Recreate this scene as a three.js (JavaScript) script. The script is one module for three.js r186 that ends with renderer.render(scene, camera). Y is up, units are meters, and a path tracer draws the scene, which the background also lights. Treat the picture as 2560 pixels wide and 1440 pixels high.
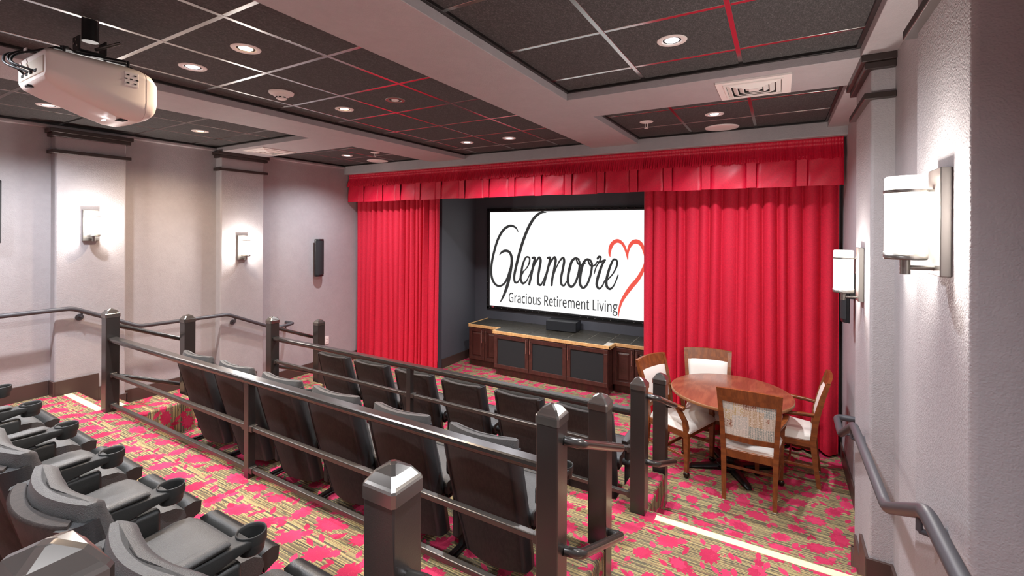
import * as THREE from 'three';
import { RoundedBoxGeometry } from 'three/addons/geometries/RoundedBoxGeometry.js';
import { mergeGeometries } from 'three/addons/utils/BufferGeometryUtils.js';

// ---------------------------------------------------------------- camera, exposure
const scene = new THREE.Scene();
scene.background = new THREE.Color(0x000000);
const camera = new THREE.PerspectiveCamera(64.08, 2560 / 1440, 0.05, 60);
camera.position.set(0, 2.32, 0);
camera.rotation.order = 'YXZ';
camera.rotation.y = 0.52661;
camera.rotation.z = 0.00469;
camera.setViewOffset(2560, 1440, 0, 149, 2560, 1440);
scene.add(camera);
const renderer = new THREE.WebGLRenderer({ antialias: true });
renderer.toneMapping = THREE.LinearToneMapping;
renderer.toneMappingExposure = 1.16;
renderer.shadowMap.enabled = true;
const LIGHT = { down: 19, downWarm: 13, sconce: 1.9 };   // candela of one fitting

// ---------------------------------------------------------------- small tools
let seed = 12345;
const rnd = () => { seed = (seed * 1664525 + 1013904223) >>> 0; return seed / 4294967296; };
const rr = (a, b) => a + (b - a) * rnd();
const used = new Map();
function numbered(n) { const k = used.get(n) || 0; used.set(n, k + 1); return k ? `${n}_${String(k).padStart(3, '0')}` : n; }
const V = (x, y, z) => new THREE.Vector3(x, y, z);
function shadows(o) { o.traverse(c => { if (c.isMesh) { c.castShadow = true; c.receiveShadow = true; } }); return o; }
function thing(name, label, category, pos = [0, 0, 0], turn = 0, group) {
  const o = new THREE.Group(); o.name = numbered(name); scene.add(o);
  o.position.set(...pos); o.rotation.y = turn; o.userData = { label, category };
  if (group) o.userData.group = group;
  return o;
}
function prep(g) {
  if (g.index) g = g.toNonIndexed();
  for (const k of Object.keys(g.attributes)) if (!['position', 'normal', 'uv'].includes(k)) g.deleteAttribute(k);
  if (!g.attributes.uv) g.setAttribute('uv', new THREE.BufferAttribute(new Float32Array(g.attributes.position.count * 2), 2));
  return g;
}
const join = list => list.length === 1 ? list[0] : mergeGeometries(list.map(prep));
function part(name, geo, mat, parent) {
  const m = new THREE.Mesh(Array.isArray(geo) ? join(geo) : geo, mat);
  m.name = name; parent.add(m); m.castShadow = m.receiveShadow = true; return m;
}
function struct(name, geo, mat, label) {
  const m = part(numbered(name), geo, mat, scene); m.userData.kind = 'structure';
  if (label) m.userData.label = label; return m;
}
function structGroup(name, label) {
  const g = new THREE.Group(); g.name = numbered(name); g.userData.kind = 'structure'; if (label) g.userData.label = label;
  scene.add(g); return g;
}
function solo(name, geo, mat, label, category, group) {
  const m = part(numbered(name), geo, mat, scene); m.userData = { label, category }; if (group) m.userData.group = group; return m;
}
function dup(root, pos, turn, label) {
  const r = root.clone(); const base = root.name.replace(/_\d{3}$/, ''); r.name = numbered(base); scene.add(r);
  r.position.set(...pos); r.rotation.y = turn; r.userData = { ...root.userData, label }; return r;
}
// uv from position and facing, in metres
function boxUV(g, s = 1) {
  if (g.index) g = g.toNonIndexed();
  const p = g.attributes.position, n = g.attributes.normal, uv = new Float32Array(p.count * 2);
  for (let i = 0; i < p.count; i += 3) {
    let nx = 0, ny = 0, nz = 0;
    for (let k = 0; k < 3; k++) { nx += Math.abs(n.getX(i + k)); ny += Math.abs(n.getY(i + k)); nz += Math.abs(n.getZ(i + k)); }
    for (let k = 0; k < 3; k++) {
      const x = p.getX(i + k), y = p.getY(i + k), z = p.getZ(i + k); let u, v;
      if (ny >= nx && ny >= nz) { u = x; v = z; } else if (nx >= nz) { u = y; v = z; } else { u = x; v = y; }
      uv[(i + k) * 2] = u / s; uv[(i + k) * 2 + 1] = v / s;
    }
  }
  g.setAttribute('uv', new THREE.BufferAttribute(uv, 2)); return g;
}
const bx = (x0, x1, y0, y1, z0, z1) => { const g = new THREE.BoxGeometry(Math.abs(x1 - x0), Math.abs(y1 - y0), Math.abs(z1 - z0)); g.translate((x0 + x1) / 2, (y0 + y1) / 2, (z0 + z1) / 2); return g; };
const rb = (x0, x1, y0, y1, z0, z1, r = 0.01, seg = 2) => { const w = Math.abs(x1 - x0), h = Math.abs(y1 - y0), d = Math.abs(z1 - z0); const g = new RoundedBoxGeometry(w, h, d, seg, Math.min(r, w * .49, h * .49, d * .49)); g.translate((x0 + x1) / 2, (y0 + y1) / 2, (z0 + z1) / 2); return g; };
const cyl = (r0, r1, h, x, y, z, seg = 24) => { const g = new THREE.CylinderGeometry(r1, r0, h, seg); g.translate(x, y + h / 2, z); return g; };
function bar(a, b, w, h) {            // straight rectangular bar from a to b
  const d = b.clone().sub(a), L = d.length(); const g = new RoundedBoxGeometry(w, h, L, 2, Math.min(w, h) * .2);
  const m = new THREE.Matrix4().lookAt(b, a, V(0, 1, 0)); m.setPosition(a.clone().add(b).multiplyScalar(.5)); g.applyMatrix4(m); return g;
}
function rod(a, b, r, seg = 12) { const d = b.clone().sub(a), L = d.length(); const g = new THREE.CylinderGeometry(r, r, L, seg); g.applyQuaternion(new THREE.Quaternion().setFromUnitVectors(V(0, 1, 0), d.normalize())); const c = a.clone().add(b).multiplyScalar(.5); g.translate(c.x, c.y, c.z); return g; }
function bent(pts, r, bend = .06, seg = 12) {   // tube along straight runs with rounded elbows
  const path = new THREE.CurvePath(); const P = pts.map(p => V(...p)); let cur = P[0];
  for (let i = 1; i < P.length - 1; i++) {
    const a = P[i].clone().sub(P[i - 1]), b = P[i + 1].clone().sub(P[i]);
    const k = Math.min(bend, a.length() * .45, b.length() * .45);
    const s = P[i].clone().sub(a.normalize().multiplyScalar(k)), e = P[i].clone().add(b.normalize().multiplyScalar(k));
    path.add(new THREE.LineCurve3(cur, s)); path.add(new THREE.QuadraticBezierCurve3(s, P[i], e)); cur = e;
  }
  path.add(new THREE.LineCurve3(cur, P[P.length - 1]));
  const q = []; for (const c of path.curves) { const n = c.isLineCurve3 ? 1 : 6; for (let k = 0; k < n; k++) q.push(c.getPoint(k / n)); } q.push(P[P.length - 1]);
  // sweep
  const pos = [], idx = []; let up = V(0, 1, 0);
  for (let i = 0; i < q.length; i++) {
    const t = (i < q.length - 1 ? q[i + 1].clone().sub(q[i]).normalize() : V(0, 0, 0)).add(i > 0 ? q[i].clone().sub(q[i - 1]).normalize() : V(0, 0, 0)).normalize();
    if (Math.abs(t.dot(up)) > .95) up = V(1, 0, 0);
    const s = new THREE.Vector3().crossVectors(t, up).normalize(), n = new THREE.Vector3().crossVectors(s, t).normalize();
    for (let k = 0; k < seg; k++) { const a = k / seg * Math.PI * 2; const p = q[i].clone().addScaledVector(s, Math.cos(a) * r).addScaledVector(n, Math.sin(a) * r); pos.push(p.x, p.y, p.z); }
  }
  for (let i = 0; i < q.length - 1; i++) for (let k = 0; k < seg; k++) { const a = i * seg + k, b = i * seg + (k + 1) % seg; idx.push(a, b, a + seg, b, b + seg, a + seg); }
  for (const [o, f] of [[0, 1], [(q.length - 1) * seg, 0]]) for (let k = 1; k < seg - 1; k++) f ? idx.push(o, o + k + 1, o + k) : idx.push(o, o + k, o + k + 1);
  const g = new THREE.BufferGeometry(); g.setAttribute('position', new THREE.Float32BufferAttribute(pos, 3)); g.setIndex(idx); g.computeVertexNormals(); return g;
}
function loft(rings, cap = true, closed = true) {   // rings of equal length, each a list of [x,y,z]
  const n = rings[0].length, pos = [], uv = [], idx = [];
  rings.forEach((r, i) => r.forEach((p, k) => { pos.push(...p); uv.push(k / n, i / (rings.length - 1)); }));
  const m = closed ? n : n - 1;
  for (let i = 0; i < rings.length - 1; i++) for (let k = 0; k < m; k++) { const a = i * n + k, b = i * n + (k + 1) % n; idx.push(a, b, a + n, b, b + n, a + n); }
  if (cap) for (const [i, f] of [[0, 1], [rings.length - 1, 0]]) {
    const c = rings[i].reduce((s, p) => [s[0] + p[0] / n, s[1] + p[1] / n, s[2] + p[2] / n], [0, 0, 0]); const o = pos.length / 3; pos.push(...c); uv.push(.5, .5);
    rings[i].forEach(p => { pos.push(...p); uv.push(0, 0); });
    for (let k = 0; k < n; k++) { const a = o + 1 + k, b = o + 1 + (k + 1) % n; f ? idx.push(o, b, a) : idx.push(o, a, b); }
  }
  const g = new THREE.BufferGeometry(); g.setAttribute('position', new THREE.Float32BufferAttribute(pos, 3)); g.setAttribute('uv', new THREE.Float32BufferAttribute(uv, 2)); g.setIndex(idx); g.computeVertexNormals(); return g;
}
const lathe = (pts, seg = 32) => new THREE.LatheGeometry(pts.map(p => new THREE.Vector2(p[0], p[1])), seg);
function frameGeo(w, d, t, h) {        // flat square frame in xz, bottom at y=0
  const s = new THREE.Shape([[-w / 2, -d / 2], [w / 2, -d / 2], [w / 2, d / 2], [-w / 2, d / 2]].map(p => new THREE.Vector2(...p)));
  s.holes.push(new THREE.Path([[-w / 2 + t, -d / 2 + t], [-w / 2 + t, d / 2 - t], [w / 2 - t, d / 2 - t], [w / 2 - t, -d / 2 + t]].map(p => new THREE.Vector2(...p))));
  const g = new THREE.ExtrudeGeometry(s, { depth: h, bevelEnabled: false }); g.rotateX(-Math.PI / 2); return g;
}

// ---------------------------------------------------------------- textures
function vnoise(w, seedN) {             // tileable value noise sampler
  const s0 = seed; seed = seedN; const t = new Float32Array(w * w); for (let i = 0; i < w * w; i++) t[i] = rnd(); seed = s0;
  return (x, y) => { x = ((x % w) + w) % w; y = ((y % w) + w) % w; const i = Math.floor(x), j = Math.floor(y), fx = x - i, fy = y - j, a = fx * fx * (3 - 2 * fx), b = fy * fy * (3 - 2 * fy), i1 = (i + 1) % w, j1 = (j + 1) % w;
    return (t[j * w + i] * (1 - a) + t[j * w + i1] * a) * (1 - b) + (t[j1 * w + i] * (1 - a) + t[j1 * w + i1] * a) * b; };
}
function dataTex(n, fn, srgb = false, rep = 1) {
  const d = new Uint8Array(n * n * 4);
  for (let y = 0; y < n; y++) for (let x = 0; x < n; x++) { const c = fn(x / n, y / n); const i = (y * n + x) * 4; if (typeof c === 'number') { d[i] = d[i + 1] = d[i + 2] = Math.max(0, Math.min(255, c * 255)); } else { d[i] = Math.max(0, Math.min(255, c[0])); d[i + 1] = Math.max(0, Math.min(255, c[1])); d[i + 2] = Math.max(0, Math.min(255, c[2])); } d[i + 3] = 255; }
  const t = new THREE.DataTexture(d, n, n); t.wrapS = t.wrapT = THREE.RepeatWrapping; t.magFilter = THREE.LinearFilter; t.minFilter = THREE.LinearMipmapLinearFilter; t.generateMipmaps = true;
  if (srgb) t.colorSpace = THREE.SRGBColorSpace; t.repeat.set(rep, rep); t.needsUpdate = true; return t;
}
const N64 = vnoise(64, 7), N128 = vnoise(128, 9), N256 = vnoise(256, 21), N16 = vnoise(16, 5);
// plaster: orange peel, one tile = 0.5 m
const plasterBump = dataTex(512, (u, v) => .5 * N128(u * 128, v * 128) + .3 * N64(u * 64 + 3, v * 64) + .2 * N256(u * 256, v * 256), false, 2);
const plasterCol = dataTex(256, (u, v) => { const k = .955 + .045 * (N16(u * 16, v * 16) * .5 + N64(u * 64, v * 64) * .5); return [255 * k, 255 * k, 255 * k]; }, true, .6);
// ceiling board: fibrous fissures
const tileCol = dataTex(512, (u, v) => { const f = N256(u * 256, v * 64) * .55 + N128(u * 128, v * 128) * .45; const k = 56 + 52 * f * f; return [k, k * .995, k * .99]; }, true, 1.6);
const grain = (n, a, b, sx, sy, k) => dataTex(n, (u, v) => { const w = N16(u * 4 * sx, v * 4) * 3; const g = .5 + .5 * Math.sin((u * sx * 26 + w * 2.6 + N64(u * 64, v * 8) * 2.4)); const f = N256(u * 256, v * 24 * sy); const m = (.55 * g + .45 * f) * k; return a.map((c, i) => c + (b[i] - c) * m); }, true);
const woodChair = grain(512, [140, 78, 34], [104, 54, 22], 1, 1, 1); woodChair.repeat.set(2.2, 2.2);
const woodTable = grain(512, [146, 88, 62], [112, 62, 44], 1, 1, 1); woodTable.repeat.set(1.1, 1.1);
const woodDark = grain(512, [84, 46, 38], [58, 31, 27], 1, 1, 1); woodDark.repeat.set(2, 2);
const woodLight = grain(512, [232, 188, 128], [205, 152, 94], 1, 1, .8); woodLight.repeat.set(2, 2);
const leatherBump = dataTex(512, (u, v) => .55 * N128(u * 128, v * 128) + .45 * N256(u * 256, v * 256), false, 5);
const weaveCol = dataTex(512, (u, v) => { const a = .5 + .5 * Math.sin(u * 512 * Math.PI / 2.0), b = .5 + .5 * Math.sin(v * 512 * Math.PI / 2.0); const f = N64(u * 64, v * 24) * .5 + N256(u * 256, v * 256) * .5; const k = .62 + .2 * a * b + .42 * f; return [58 * k, 50 * k, 46 * k]; }, true, 2);
const velvetCol = dataTex(512, (u, v) => { const f = .86 + .14 * (N256(u * 256, v * 128) * .5 + N64(u * 64, v * 64) * .5); return [222 * f, 14 * f + 6, 52 * f + 4]; }, true, 1.5);
const graniteCol = dataTex(512, (u, v) => { const f = N256(u * 256, v * 256), g = N128(u * 128 + 9, v * 128); const k = 46 + 58 * f * g + (f > .9 ? 34 : 0); return [k * 1.03, k * .97, k * .84]; }, true, 1.5);
const metalBump = dataTex(256, (u, v) => N128(u * 128, v * 128), false, 4);
// carpet: one tile = 1.5 m, stripes run along x
function carpetTexture() {
  const n = 2048, S = 1.5, px = n / S; const c = document.createElement('canvas'); c.width = c.height = n; const g = c.getContext('2d');
  const cols = ['#7c6d50', '#8f7d5a', '#5f5544', '#ab9868', '#6f6049', '#514a3f', '#9d8b60', '#80674d', '#68634a'];
  const s0 = seed; seed = 4242;
  for (let y = 0; y < n;) { const h = Math.round(rr(5, 12)); const col = cols[Math.floor(rnd() * cols.length)]; let x = -rr(0, 300); while (x < n) { const L = rr(80, 460); g.fillStyle = rnd() < .78 ? col : cols[Math.floor(rnd() * cols.length)]; g.fillRect(x, y, L, h + 1); x += L; } if (rnd() < .42) { g.fillStyle = '#bfae74'; let x2 = -rr(0, 200); while (x2 < n) { const L = rr(60, 330); g.fillRect(x2, y, L, 3.4); x2 += L + rr(20, 190); } } y += h; }
  const reds = ['#bf2a52', '#c62e56', '#b4224a', '#cc365e'];
  const wrap = f => { for (const ox of [-n, 0, n]) for (const oy of [-n, 0, n]) { g.save(); g.translate(ox, oy); f(); g.restore(); } };
  const blob = (x, y, R, asp, rot, lobes, jag) => { const pts = []; const ph = rr(0, 6), m = 96; for (let k = 0; k < m; k++) { const a = k / m * Math.PI * 2; const tri = Math.abs(((a * lobes / Math.PI / 2 + ph) % 1) * 2 - 1); const r = R * (1 - jag + jag * tri + rr(-.05, .05)); const X = Math.cos(a) * r * asp, Y = Math.sin(a) * r; pts.push([x + X * Math.cos(rot) - Y * Math.sin(rot), y + X * Math.sin(rot) + Y * Math.cos(rot)]); }
    const col = reds[Math.floor(rnd() * 4)]; wrap(() => { g.fillStyle = col; g.beginPath(); pts.forEach((p, i) => i ? g.lineTo(...p) : g.moveTo(...p)); g.closePath(); g.fill(); }); };
  const leaf = (x, y, L, W, rot) => { const pts = []; for (let s = -1; s <= 1; s += 2) for (let k = 0; k <= 14; k++) { const t = s < 0 ? k / 14 : 1 - k / 14; const w = Math.sin(Math.PI * t) * W * s * (1 - .22 * (k % 2)) * (1.1 - .4 * t); const X = (t - .5) * L; pts.push([x + X * Math.cos(rot) - w * Math.sin(rot), y + X * Math.sin(rot) + w * Math.cos(rot)]); }
    const col = reds[Math.floor(rnd() * 4)]; wrap(() => { g.fillStyle = col; g.beginPath(); pts.forEach((p, i) => i ? g.lineTo(...p) : g.moveTo(...p)); g.closePath(); g.fill(); }); };
  const R = px * .062; const nx = 6, ny = 8;
  for (let j = 0; j < ny; j++) for (let i = 0; i < nx; i++) {
    const x = (i + .5 + (j % 2) * .5) * n / nx + rr(-34, 34), y = (j + .5) * n / ny + rr(-30, 30), rot = rr(-.6, .6) + (rnd() < .5 ? 0 : Math.PI / 3), k = rr(.78, 1.18);
    blob(x, y, R * k, rr(1.25, 1.6), rot, 11, .3); blob(x + rr(-30, 30), y + rr(-24, 24), R * k * .75, 1.2, rot, 7, .34);
    if (rnd() < .6) blob(x + Math.cos(rot) * R * 1.5, y + Math.sin(rot) * R * 1.5, R * .5, 1.2, rot, 7, .3);
    const a = rot + rr(1, 2.2);
    for (let q = 0; q < 3; q++) leaf(x + Math.cos(a + q * 1.9) * R * rr(1.9, 2.5), y + Math.sin(a + q * 1.9) * R * rr(1.6, 2.1), R * rr(.9, 1.5), R * rr(.26, .4), rr(0, 6));
    // vine with buds
    const ex = x + n / nx * .5, ey = y + n / ny * (rnd() < .5 ? .5 : -.5), mx = (x + ex) / 2 + rr(-60, 60), my = (y + ey) / 2 + rr(-60, 60);
    wrap(() => { g.strokeStyle = '#b93a52'; g.lineWidth = 4.5; g.setLineDash([9, 6]); g.beginPath(); g.moveTo(x, y); g.quadraticCurveTo(mx, my, ex, ey); g.stroke(); g.setLineDash([]); });
    for (let q = 0; q < 16; q++) { const t = rnd(), bx_ = (1 - t) * (1 - t) * x + 2 * t * (1 - t) * mx + t * t * ex + rr(-34, 34), by_ = (1 - t) * (1 - t) * y + 2 * t * (1 - t) * my + t * t * ey + rr(-34, 34), r_ = rr(2.5, 6.5); wrap(() => { g.fillStyle = '#bd3a55'; g.beginPath(); g.arc(bx_, by_, r_, 0, 7); g.fill(); }); }
  }
  seed = s0;
  const t = new THREE.CanvasTexture(c); t.colorSpace = THREE.SRGBColorSpace; t.wrapS = t.wrapT = THREE.RepeatWrapping; t.repeat.set(1 / S, 1 / S); t.anisotropy = 8; return t;
}
const carpetCol = carpetTexture();
const carpetBump = dataTex(512, (u, v) => .6 * N256(u * 256, v * 256) + .4 * N128(u * 128, v * 128), false, 3);

// ---------------------------------------------------------------- materials
const std = o => new THREE.MeshStandardMaterial(o), phy = o => new THREE.MeshPhysicalMaterial(o);
const M = {
  wall: std({ color: 0xaca7a8, map: plasterCol, roughness: .62, bumpMap: plasterBump, bumpScale: .0016 }),
  stageWall: std({ color: 0x55565c, roughness: .6, bumpMap: plasterBump, bumpScale: .001 }),
  tile: std({ map: tileCol, roughness: .95 }),
  tbar: std({ color: 0xbcb9b6, metalness: 1, roughness: .2 }),
  angle: std({ color: 0x1d1b1a, roughness: .35 }),
  carpet: std({ map: carpetCol, roughness: 1, bumpMap: carpetBump, bumpScale: .003 }),
  strip: std({ color: 0xeedfae, roughness: .7 }),
  base: std({ color: 0x4a3833, roughness: .42 }),
  trim: std({ color: 0x362c29, roughness: .35 }),
  velvet: phy({ map: velvetCol, roughness: .75, sheen: .55, sheenRoughness: .4, sheenColor: new THREE.Color(.9, .12, .2), bumpMap: carpetBump, bumpScale: .0006 }),
  satin: phy({ map: velvetCol, roughness: .42, sheen: .4, sheenRoughness: .35, sheenColor: new THREE.Color(.9, .15, .22) }),
  post: phy({ color: 0x2b2826, roughness: .34, clearcoat: .6, clearcoatRoughness: .22, bumpMap: metalBump, bumpScale: .0002 }),
  cap: std({ color: 0x8a8681, metalness: .9, roughness: .2 }),
  rail: phy({ color: 0x35322f, roughness: .3, metalness: .35, clearcoat: .7, clearcoatRoughness: .2 }),
  bars: phy({ color: 0x5a5652, roughness: .32, metalness: .7 }),
  handrail: std({ color: 0x4b4a4e, roughness: .45, metalness: .25 }),
  shell: std({ map: weaveCol, roughness: .7, bumpMap: leatherBump, bumpScale: .0006 }),
  shellEdge: std({ color: 0x2c2d2e, roughness: .5, bumpMap: leatherBump, bumpScale: .0006 }),
  leather: phy({ color: 0x4a4a49, roughness: .42, sheen: .3, sheenRoughness: .6, sheenColor: new THREE.Color(.5, .5, .5), bumpMap: leatherBump, bumpScale: .0012 }),
  plastic: std({ color: 0x262726, roughness: .42, bumpMap: leatherBump, bumpScale: .0004 }),
  blackSteel: std({ color: 0x121212, roughness: .4 }),
  wood: phy({ map: woodChair, roughness: .4, clearcoat: .35, clearcoatRoughness: .25 }),
  tableTop: phy({ map: woodTable, roughness: .3, clearcoat: .4, clearcoatRoughness: .15 }),
  tableEdge: std({ color: 0x9a6a44, roughness: .4 }),
  cream: std({ color: 0xe6ddd2, roughness: .55, bumpMap: leatherBump, bumpScale: .0004 }),
  darkWood: phy({ map: woodDark, roughness: .38, clearcoat: .3, clearcoatRoughness: .3 }),
  oak: std({ map: woodLight, roughness: .45 }),
  granite: std({ map: graniteCol, roughness: .32 }),
  grout: std({ color: 0xc9c0b2, roughness: .9 }),
  mesh: std({ color: 0x222425, roughness: .9 }),
  steel: std({ color: 0xd8d4cf, metalness: 1, roughness: .25 }),
  bronze: std({ color: 0x3b332b, metalness: .8, roughness: .22 }),
  speaker: std({ color: 0x17171a, roughness: .32 }),
  speakerCloth: std({ color: 0x1f2023, roughness: .8 }),
  nickel: std({ color: 0x8f8b86, metalness: .85, roughness: .38 }),
  white: std({ color: 0xe9e4df, roughness: .5 }),
  projector: std({ color: 0xe2d8d0, roughness: .42 }),
  rubber: std({ color: 0x1a1a1c, roughness: .5 }),
  lampWhite: std({ color: 0xffffff, emissive: 0xf6f8ff, emissiveIntensity: 7, roughness: .6 }),
  lampWarm: std({ color: 0xffffff, emissive: 0xffd6a0, emissiveIntensity: 6, roughness: .6 }),
  opal: std({ color: 0xffffff, emissive: 0xfff8ec, emissiveIntensity: 1.6, roughness: .35 }),
  dark: std({ color: 0x0d0d0d, roughness: .8 }),
};

// ---------------------------------------------------------------- room measures
const XL = -6.49, XR = .56, PL = -6.37, PR = .45, ZB = -6.975, ZF = 2.2, YC = 3.39, YB = 3.316;
const L1 = .293, L2 = .586, L3 = .88, E1 = -3.385, E2 = -1.90, E3 = -.285, MID = .1465;
const AL = -4.825, AR = -1.19, ZS = -5.40;
const wallBox = (...a) => boxUV(bx(...a));
// walls
struct('wall_left', wallBox(XL - .15, XL, -.2, 3.7, ZB - .15, ZF + .15), M.wall, 'warm grey textured plaster wall on the left');
struct('wall_right', wallBox(XR, XR + .15, -.2, 3.7, ZB - .15, ZF + .15), M.wall, 'warm grey textured plaster wall on the right');
struct('wall_back', wallBox(XL, XR, -.2, 3.7, ZF, ZF + .15), M.wall, 'plaster wall behind the last tier');
struct('wall_front', [wallBox(AL - .1, AR + .1, -.2, 3.7, ZB - .15, ZB)], M.stageWall, 'charcoal wall behind the screen');
struct('wall_stage_left', [wallBox(XL, AL, -.2, 3.7, ZB - .15, -6.0)], M.stageWall, 'charcoal return wall left of the screen');
struct('wall_stage_right', [wallBox(AR, XR, -.2, 3.7, ZB - .15, -6.0)], M.stageWall, 'charcoal return wall right of the screen');
// pilasters
for (const [x0, x1] of [[XL, PL], [PR, XR]]) for (const z of [-2.005, -3.61]) {
  const side = x0 < -3 ? 'left' : 'right';
  struct('wall_pilaster_' + side, boxUV(rb(x0 - .05 * (x0 < -3), x1 + .05 * (x0 > -3), 0, YB, z - .295, z + .295, .018, 3)), M.wall, `shallow plaster pilaster on the ${side} wall`);
}
struct('wall_pilaster_left', boxUV(rb(XL - .05, PL, .3, YB, -.69, -.1, .018, 3)), M.wall, 'shallow plaster pilaster on the left wall beside the last row');
struct('wall_pilaster_right', boxUV(rb(PR, XR + .05, .3, YB, -.69 + .6, -.1 + .9, .018, 3)), M.wall, 'shallow plaster pilaster on the right wall behind the camera');
// pilaster trims: stepped cap and slim band
for (const s of [0, 1]) for (const z of [-2.005, -3.61]) {
  const X = (a, b) => s ? [XR - .0, PR - b + (a ? 0 : 0)] : [XL, PL + b];
  const t = structGroup('trim_' + (s ? 'right' : 'left') + (z > -3 ? '_near' : '_far'), 'dark stained wood trims round the head of a pilaster');
  const pc = (n, e, y0, y1) => { const [a, b] = X(0, e); part(n, rb(Math.min(a, b), Math.max(a, b), y0, y1, z - .295 - e, z + .295 + e, .004), M.trim, t); };
  pc('cap_upper', .05, 3.275, YB); pc('cap_lower', .032, 3.235, 3.275); pc('band', .035, 3.065, 3.10);
}
// baseboards following the steps
function baseRun(side, list) {
  const t = structGroup('baseboard_' + side, 'dark brown wood baseboard stepping down with the tiers');
  for (const [x, z0, z1, y0, y1] of list) { const s = side === 'left' ? 1 : -1; part('board', boxUV(rb(Math.min(x, x + s * .016), Math.max(x, x + s * .016), y0, y1, z1, z0, .003)), M.base, t); }
  return t;
}
const bh = .15;
const runs = (w, p) => [[w, ZF, -.1, L3 - .1, L3 + bh], [w, -.1, -1.69, L2 - .1, L2 + bh], [p, -1.71, -2.06, L1, L2 + bh], [p, -2.06, -2.24, L1, L2 - MID + bh], [p, -2.24, -2.317, L1 - .1, L1 + bh], [w, -2.30, -3.30, L1 - .1, L1 + bh], [p, -3.30, -3.55, 0, L1 + bh], [p, -3.55, -3.80, 0, MID + bh], [p, -3.80, -3.92, 0, bh], [w, -3.9, -6.0, -.05, bh]];
{ const a = baseRun('left', runs(XL, PL)); const b = baseRun('right', runs(XR, PR));
  for (const [g, w, p] of [[a, XL, PL + .016], [b, XR, PR - .016]]) for (const [z, s, y0, y1] of [[-1.71, 1, L2 - .1, L2 + bh], [-2.3, -1, L1 - .1, L1 + bh], [-3.315, 1, L1 - .1, L1 + bh], [-3.905, -1, 0, bh]]) part('board', rb(Math.min(w, p), Math.max(w, p), y0, y1, z, z + s * .016, .003), M.base, g); }
{ const t = structGroup('baseboard_stage', 'dark brown wood baseboard in the screen recess'); part('board', rb(AL, AL + .016, 0, .15, ZB, -6.0, .003), M.base, t); part('board', rb(AR - .016, AR, 0, .15, ZB, -6.0, .003), M.base, t); }

// floors: carpeted tiers, treads and wings
const slab = (...a) => boxUV(rb(...a, .022, 3));
struct('floor', boxUV(bx(XL, XR, -.2, 0, ZB, ZF)), M.carpet, 'red flowered striped carpet on the lowest floor');
struct('floor_tier', slab(XL - .05, XR + .05, -.1, L1, E1, ZF), M.carpet, 'carpeted lower seating tier');
struct('floor_tier', slab(XL - .05, XR + .05, -.1, L2, E2, ZF), M.carpet, 'carpeted middle seating tier');
struct('floor_tier', slab(XL - .05, XR + .05, -.1, L3, E3, ZF), M.carpet, 'carpeted upper seating tier');
for (const [x0, x1] of [[XL - .05, -5.3], [-1.0, XR + .05]]) for (const [y, e] of [[L1, E2], [0, E1], [L2, E3]]) struct('floor_step', slab(x0, x1, y - .1, y + MID, e - .31, e + .1), M.carpet, 'carpeted step tread in the aisle');
for (const [x0, x1] of [[-5.52, -5.1], [-1.06, -.812]]) for (const [y, e, z1] of [[L2, E2, -2.425], [L1, E1, -3.945], [L3, E3, -.82]]) struct('floor_wing', slab(x0, x1, 0, y, z1, e + .1), M.carpet, 'carpeted block beside the aisle step');

// ---------------------------------------------------------------- ceiling
struct('ceiling', boxUV(bx(XL, XR, YC + .03, YC + .2, ZB, ZF)), M.dark, 'ceiling deck above the tiles');
const beams = [];
const beamBox = (x0, x1, z0, z1) => boxUV(rb(x0, x1, YB + (z1 - z0 < 1 ? .0006 : 0), YC + .06, z0, z1, .004, 2));
beams.push(['trim_beam', [-2.005, -1.435, ZS - .1, ZF + .05], 'wide plaster beam along the middle of the ceiling'], ['trim_beam', [-4.54, -3.93, ZS - .1, ZF + .05], 'wide plaster beam along the left part of the ceiling'],
  ['trim_beam', [-1.5, .5, -3.90, -3.31], 'plaster cross beam with a vent at the right'], ['trim_beam', [XL - .05, -4.5, -3.90, -3.31], 'plaster cross beam with a vent at the left'],
  ['trim_beam', [.40, XR + .05, ZS - .1, ZF + .05], 'plaster ledge along the right wall'], ['trim_beam', [-1.5, .5, .6, 1.2], 'plaster cross beam behind the camera'], ['trim_beam', [XL - .05, -4.5, .6, 1.2], 'plaster cross beam at the rear left']);
for (const [n, [x0, x1, z0, z1], l] of beams) struct(n, beamBox(x0, x1, z0, z1), M.wall, l);
struct('trim_crown', [boxUV(rb(XL - .02, XL + .035, 3.325, 3.365, ZS, ZF, .012, 3)), boxUV(rb(XL - .02, XL + .012, 3.365, 3.40, ZS, ZF, .004))], M.wall, 'slim light crown moulding on the left wall');
struct('trim_soffit', boxUV(rb(XL - .02, XR + .02, 3.232, YC + .05, ZS - .14, ZS, .008, 2)), M.wall, 'plaster soffit above the stage curtain');
struct('trim_stage_ceiling', boxUV(bx(XL, XR, 3.30, 3.45, ZB, ZS - .13)), M.stageWall, 'dark ceiling over the screen recess');
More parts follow.
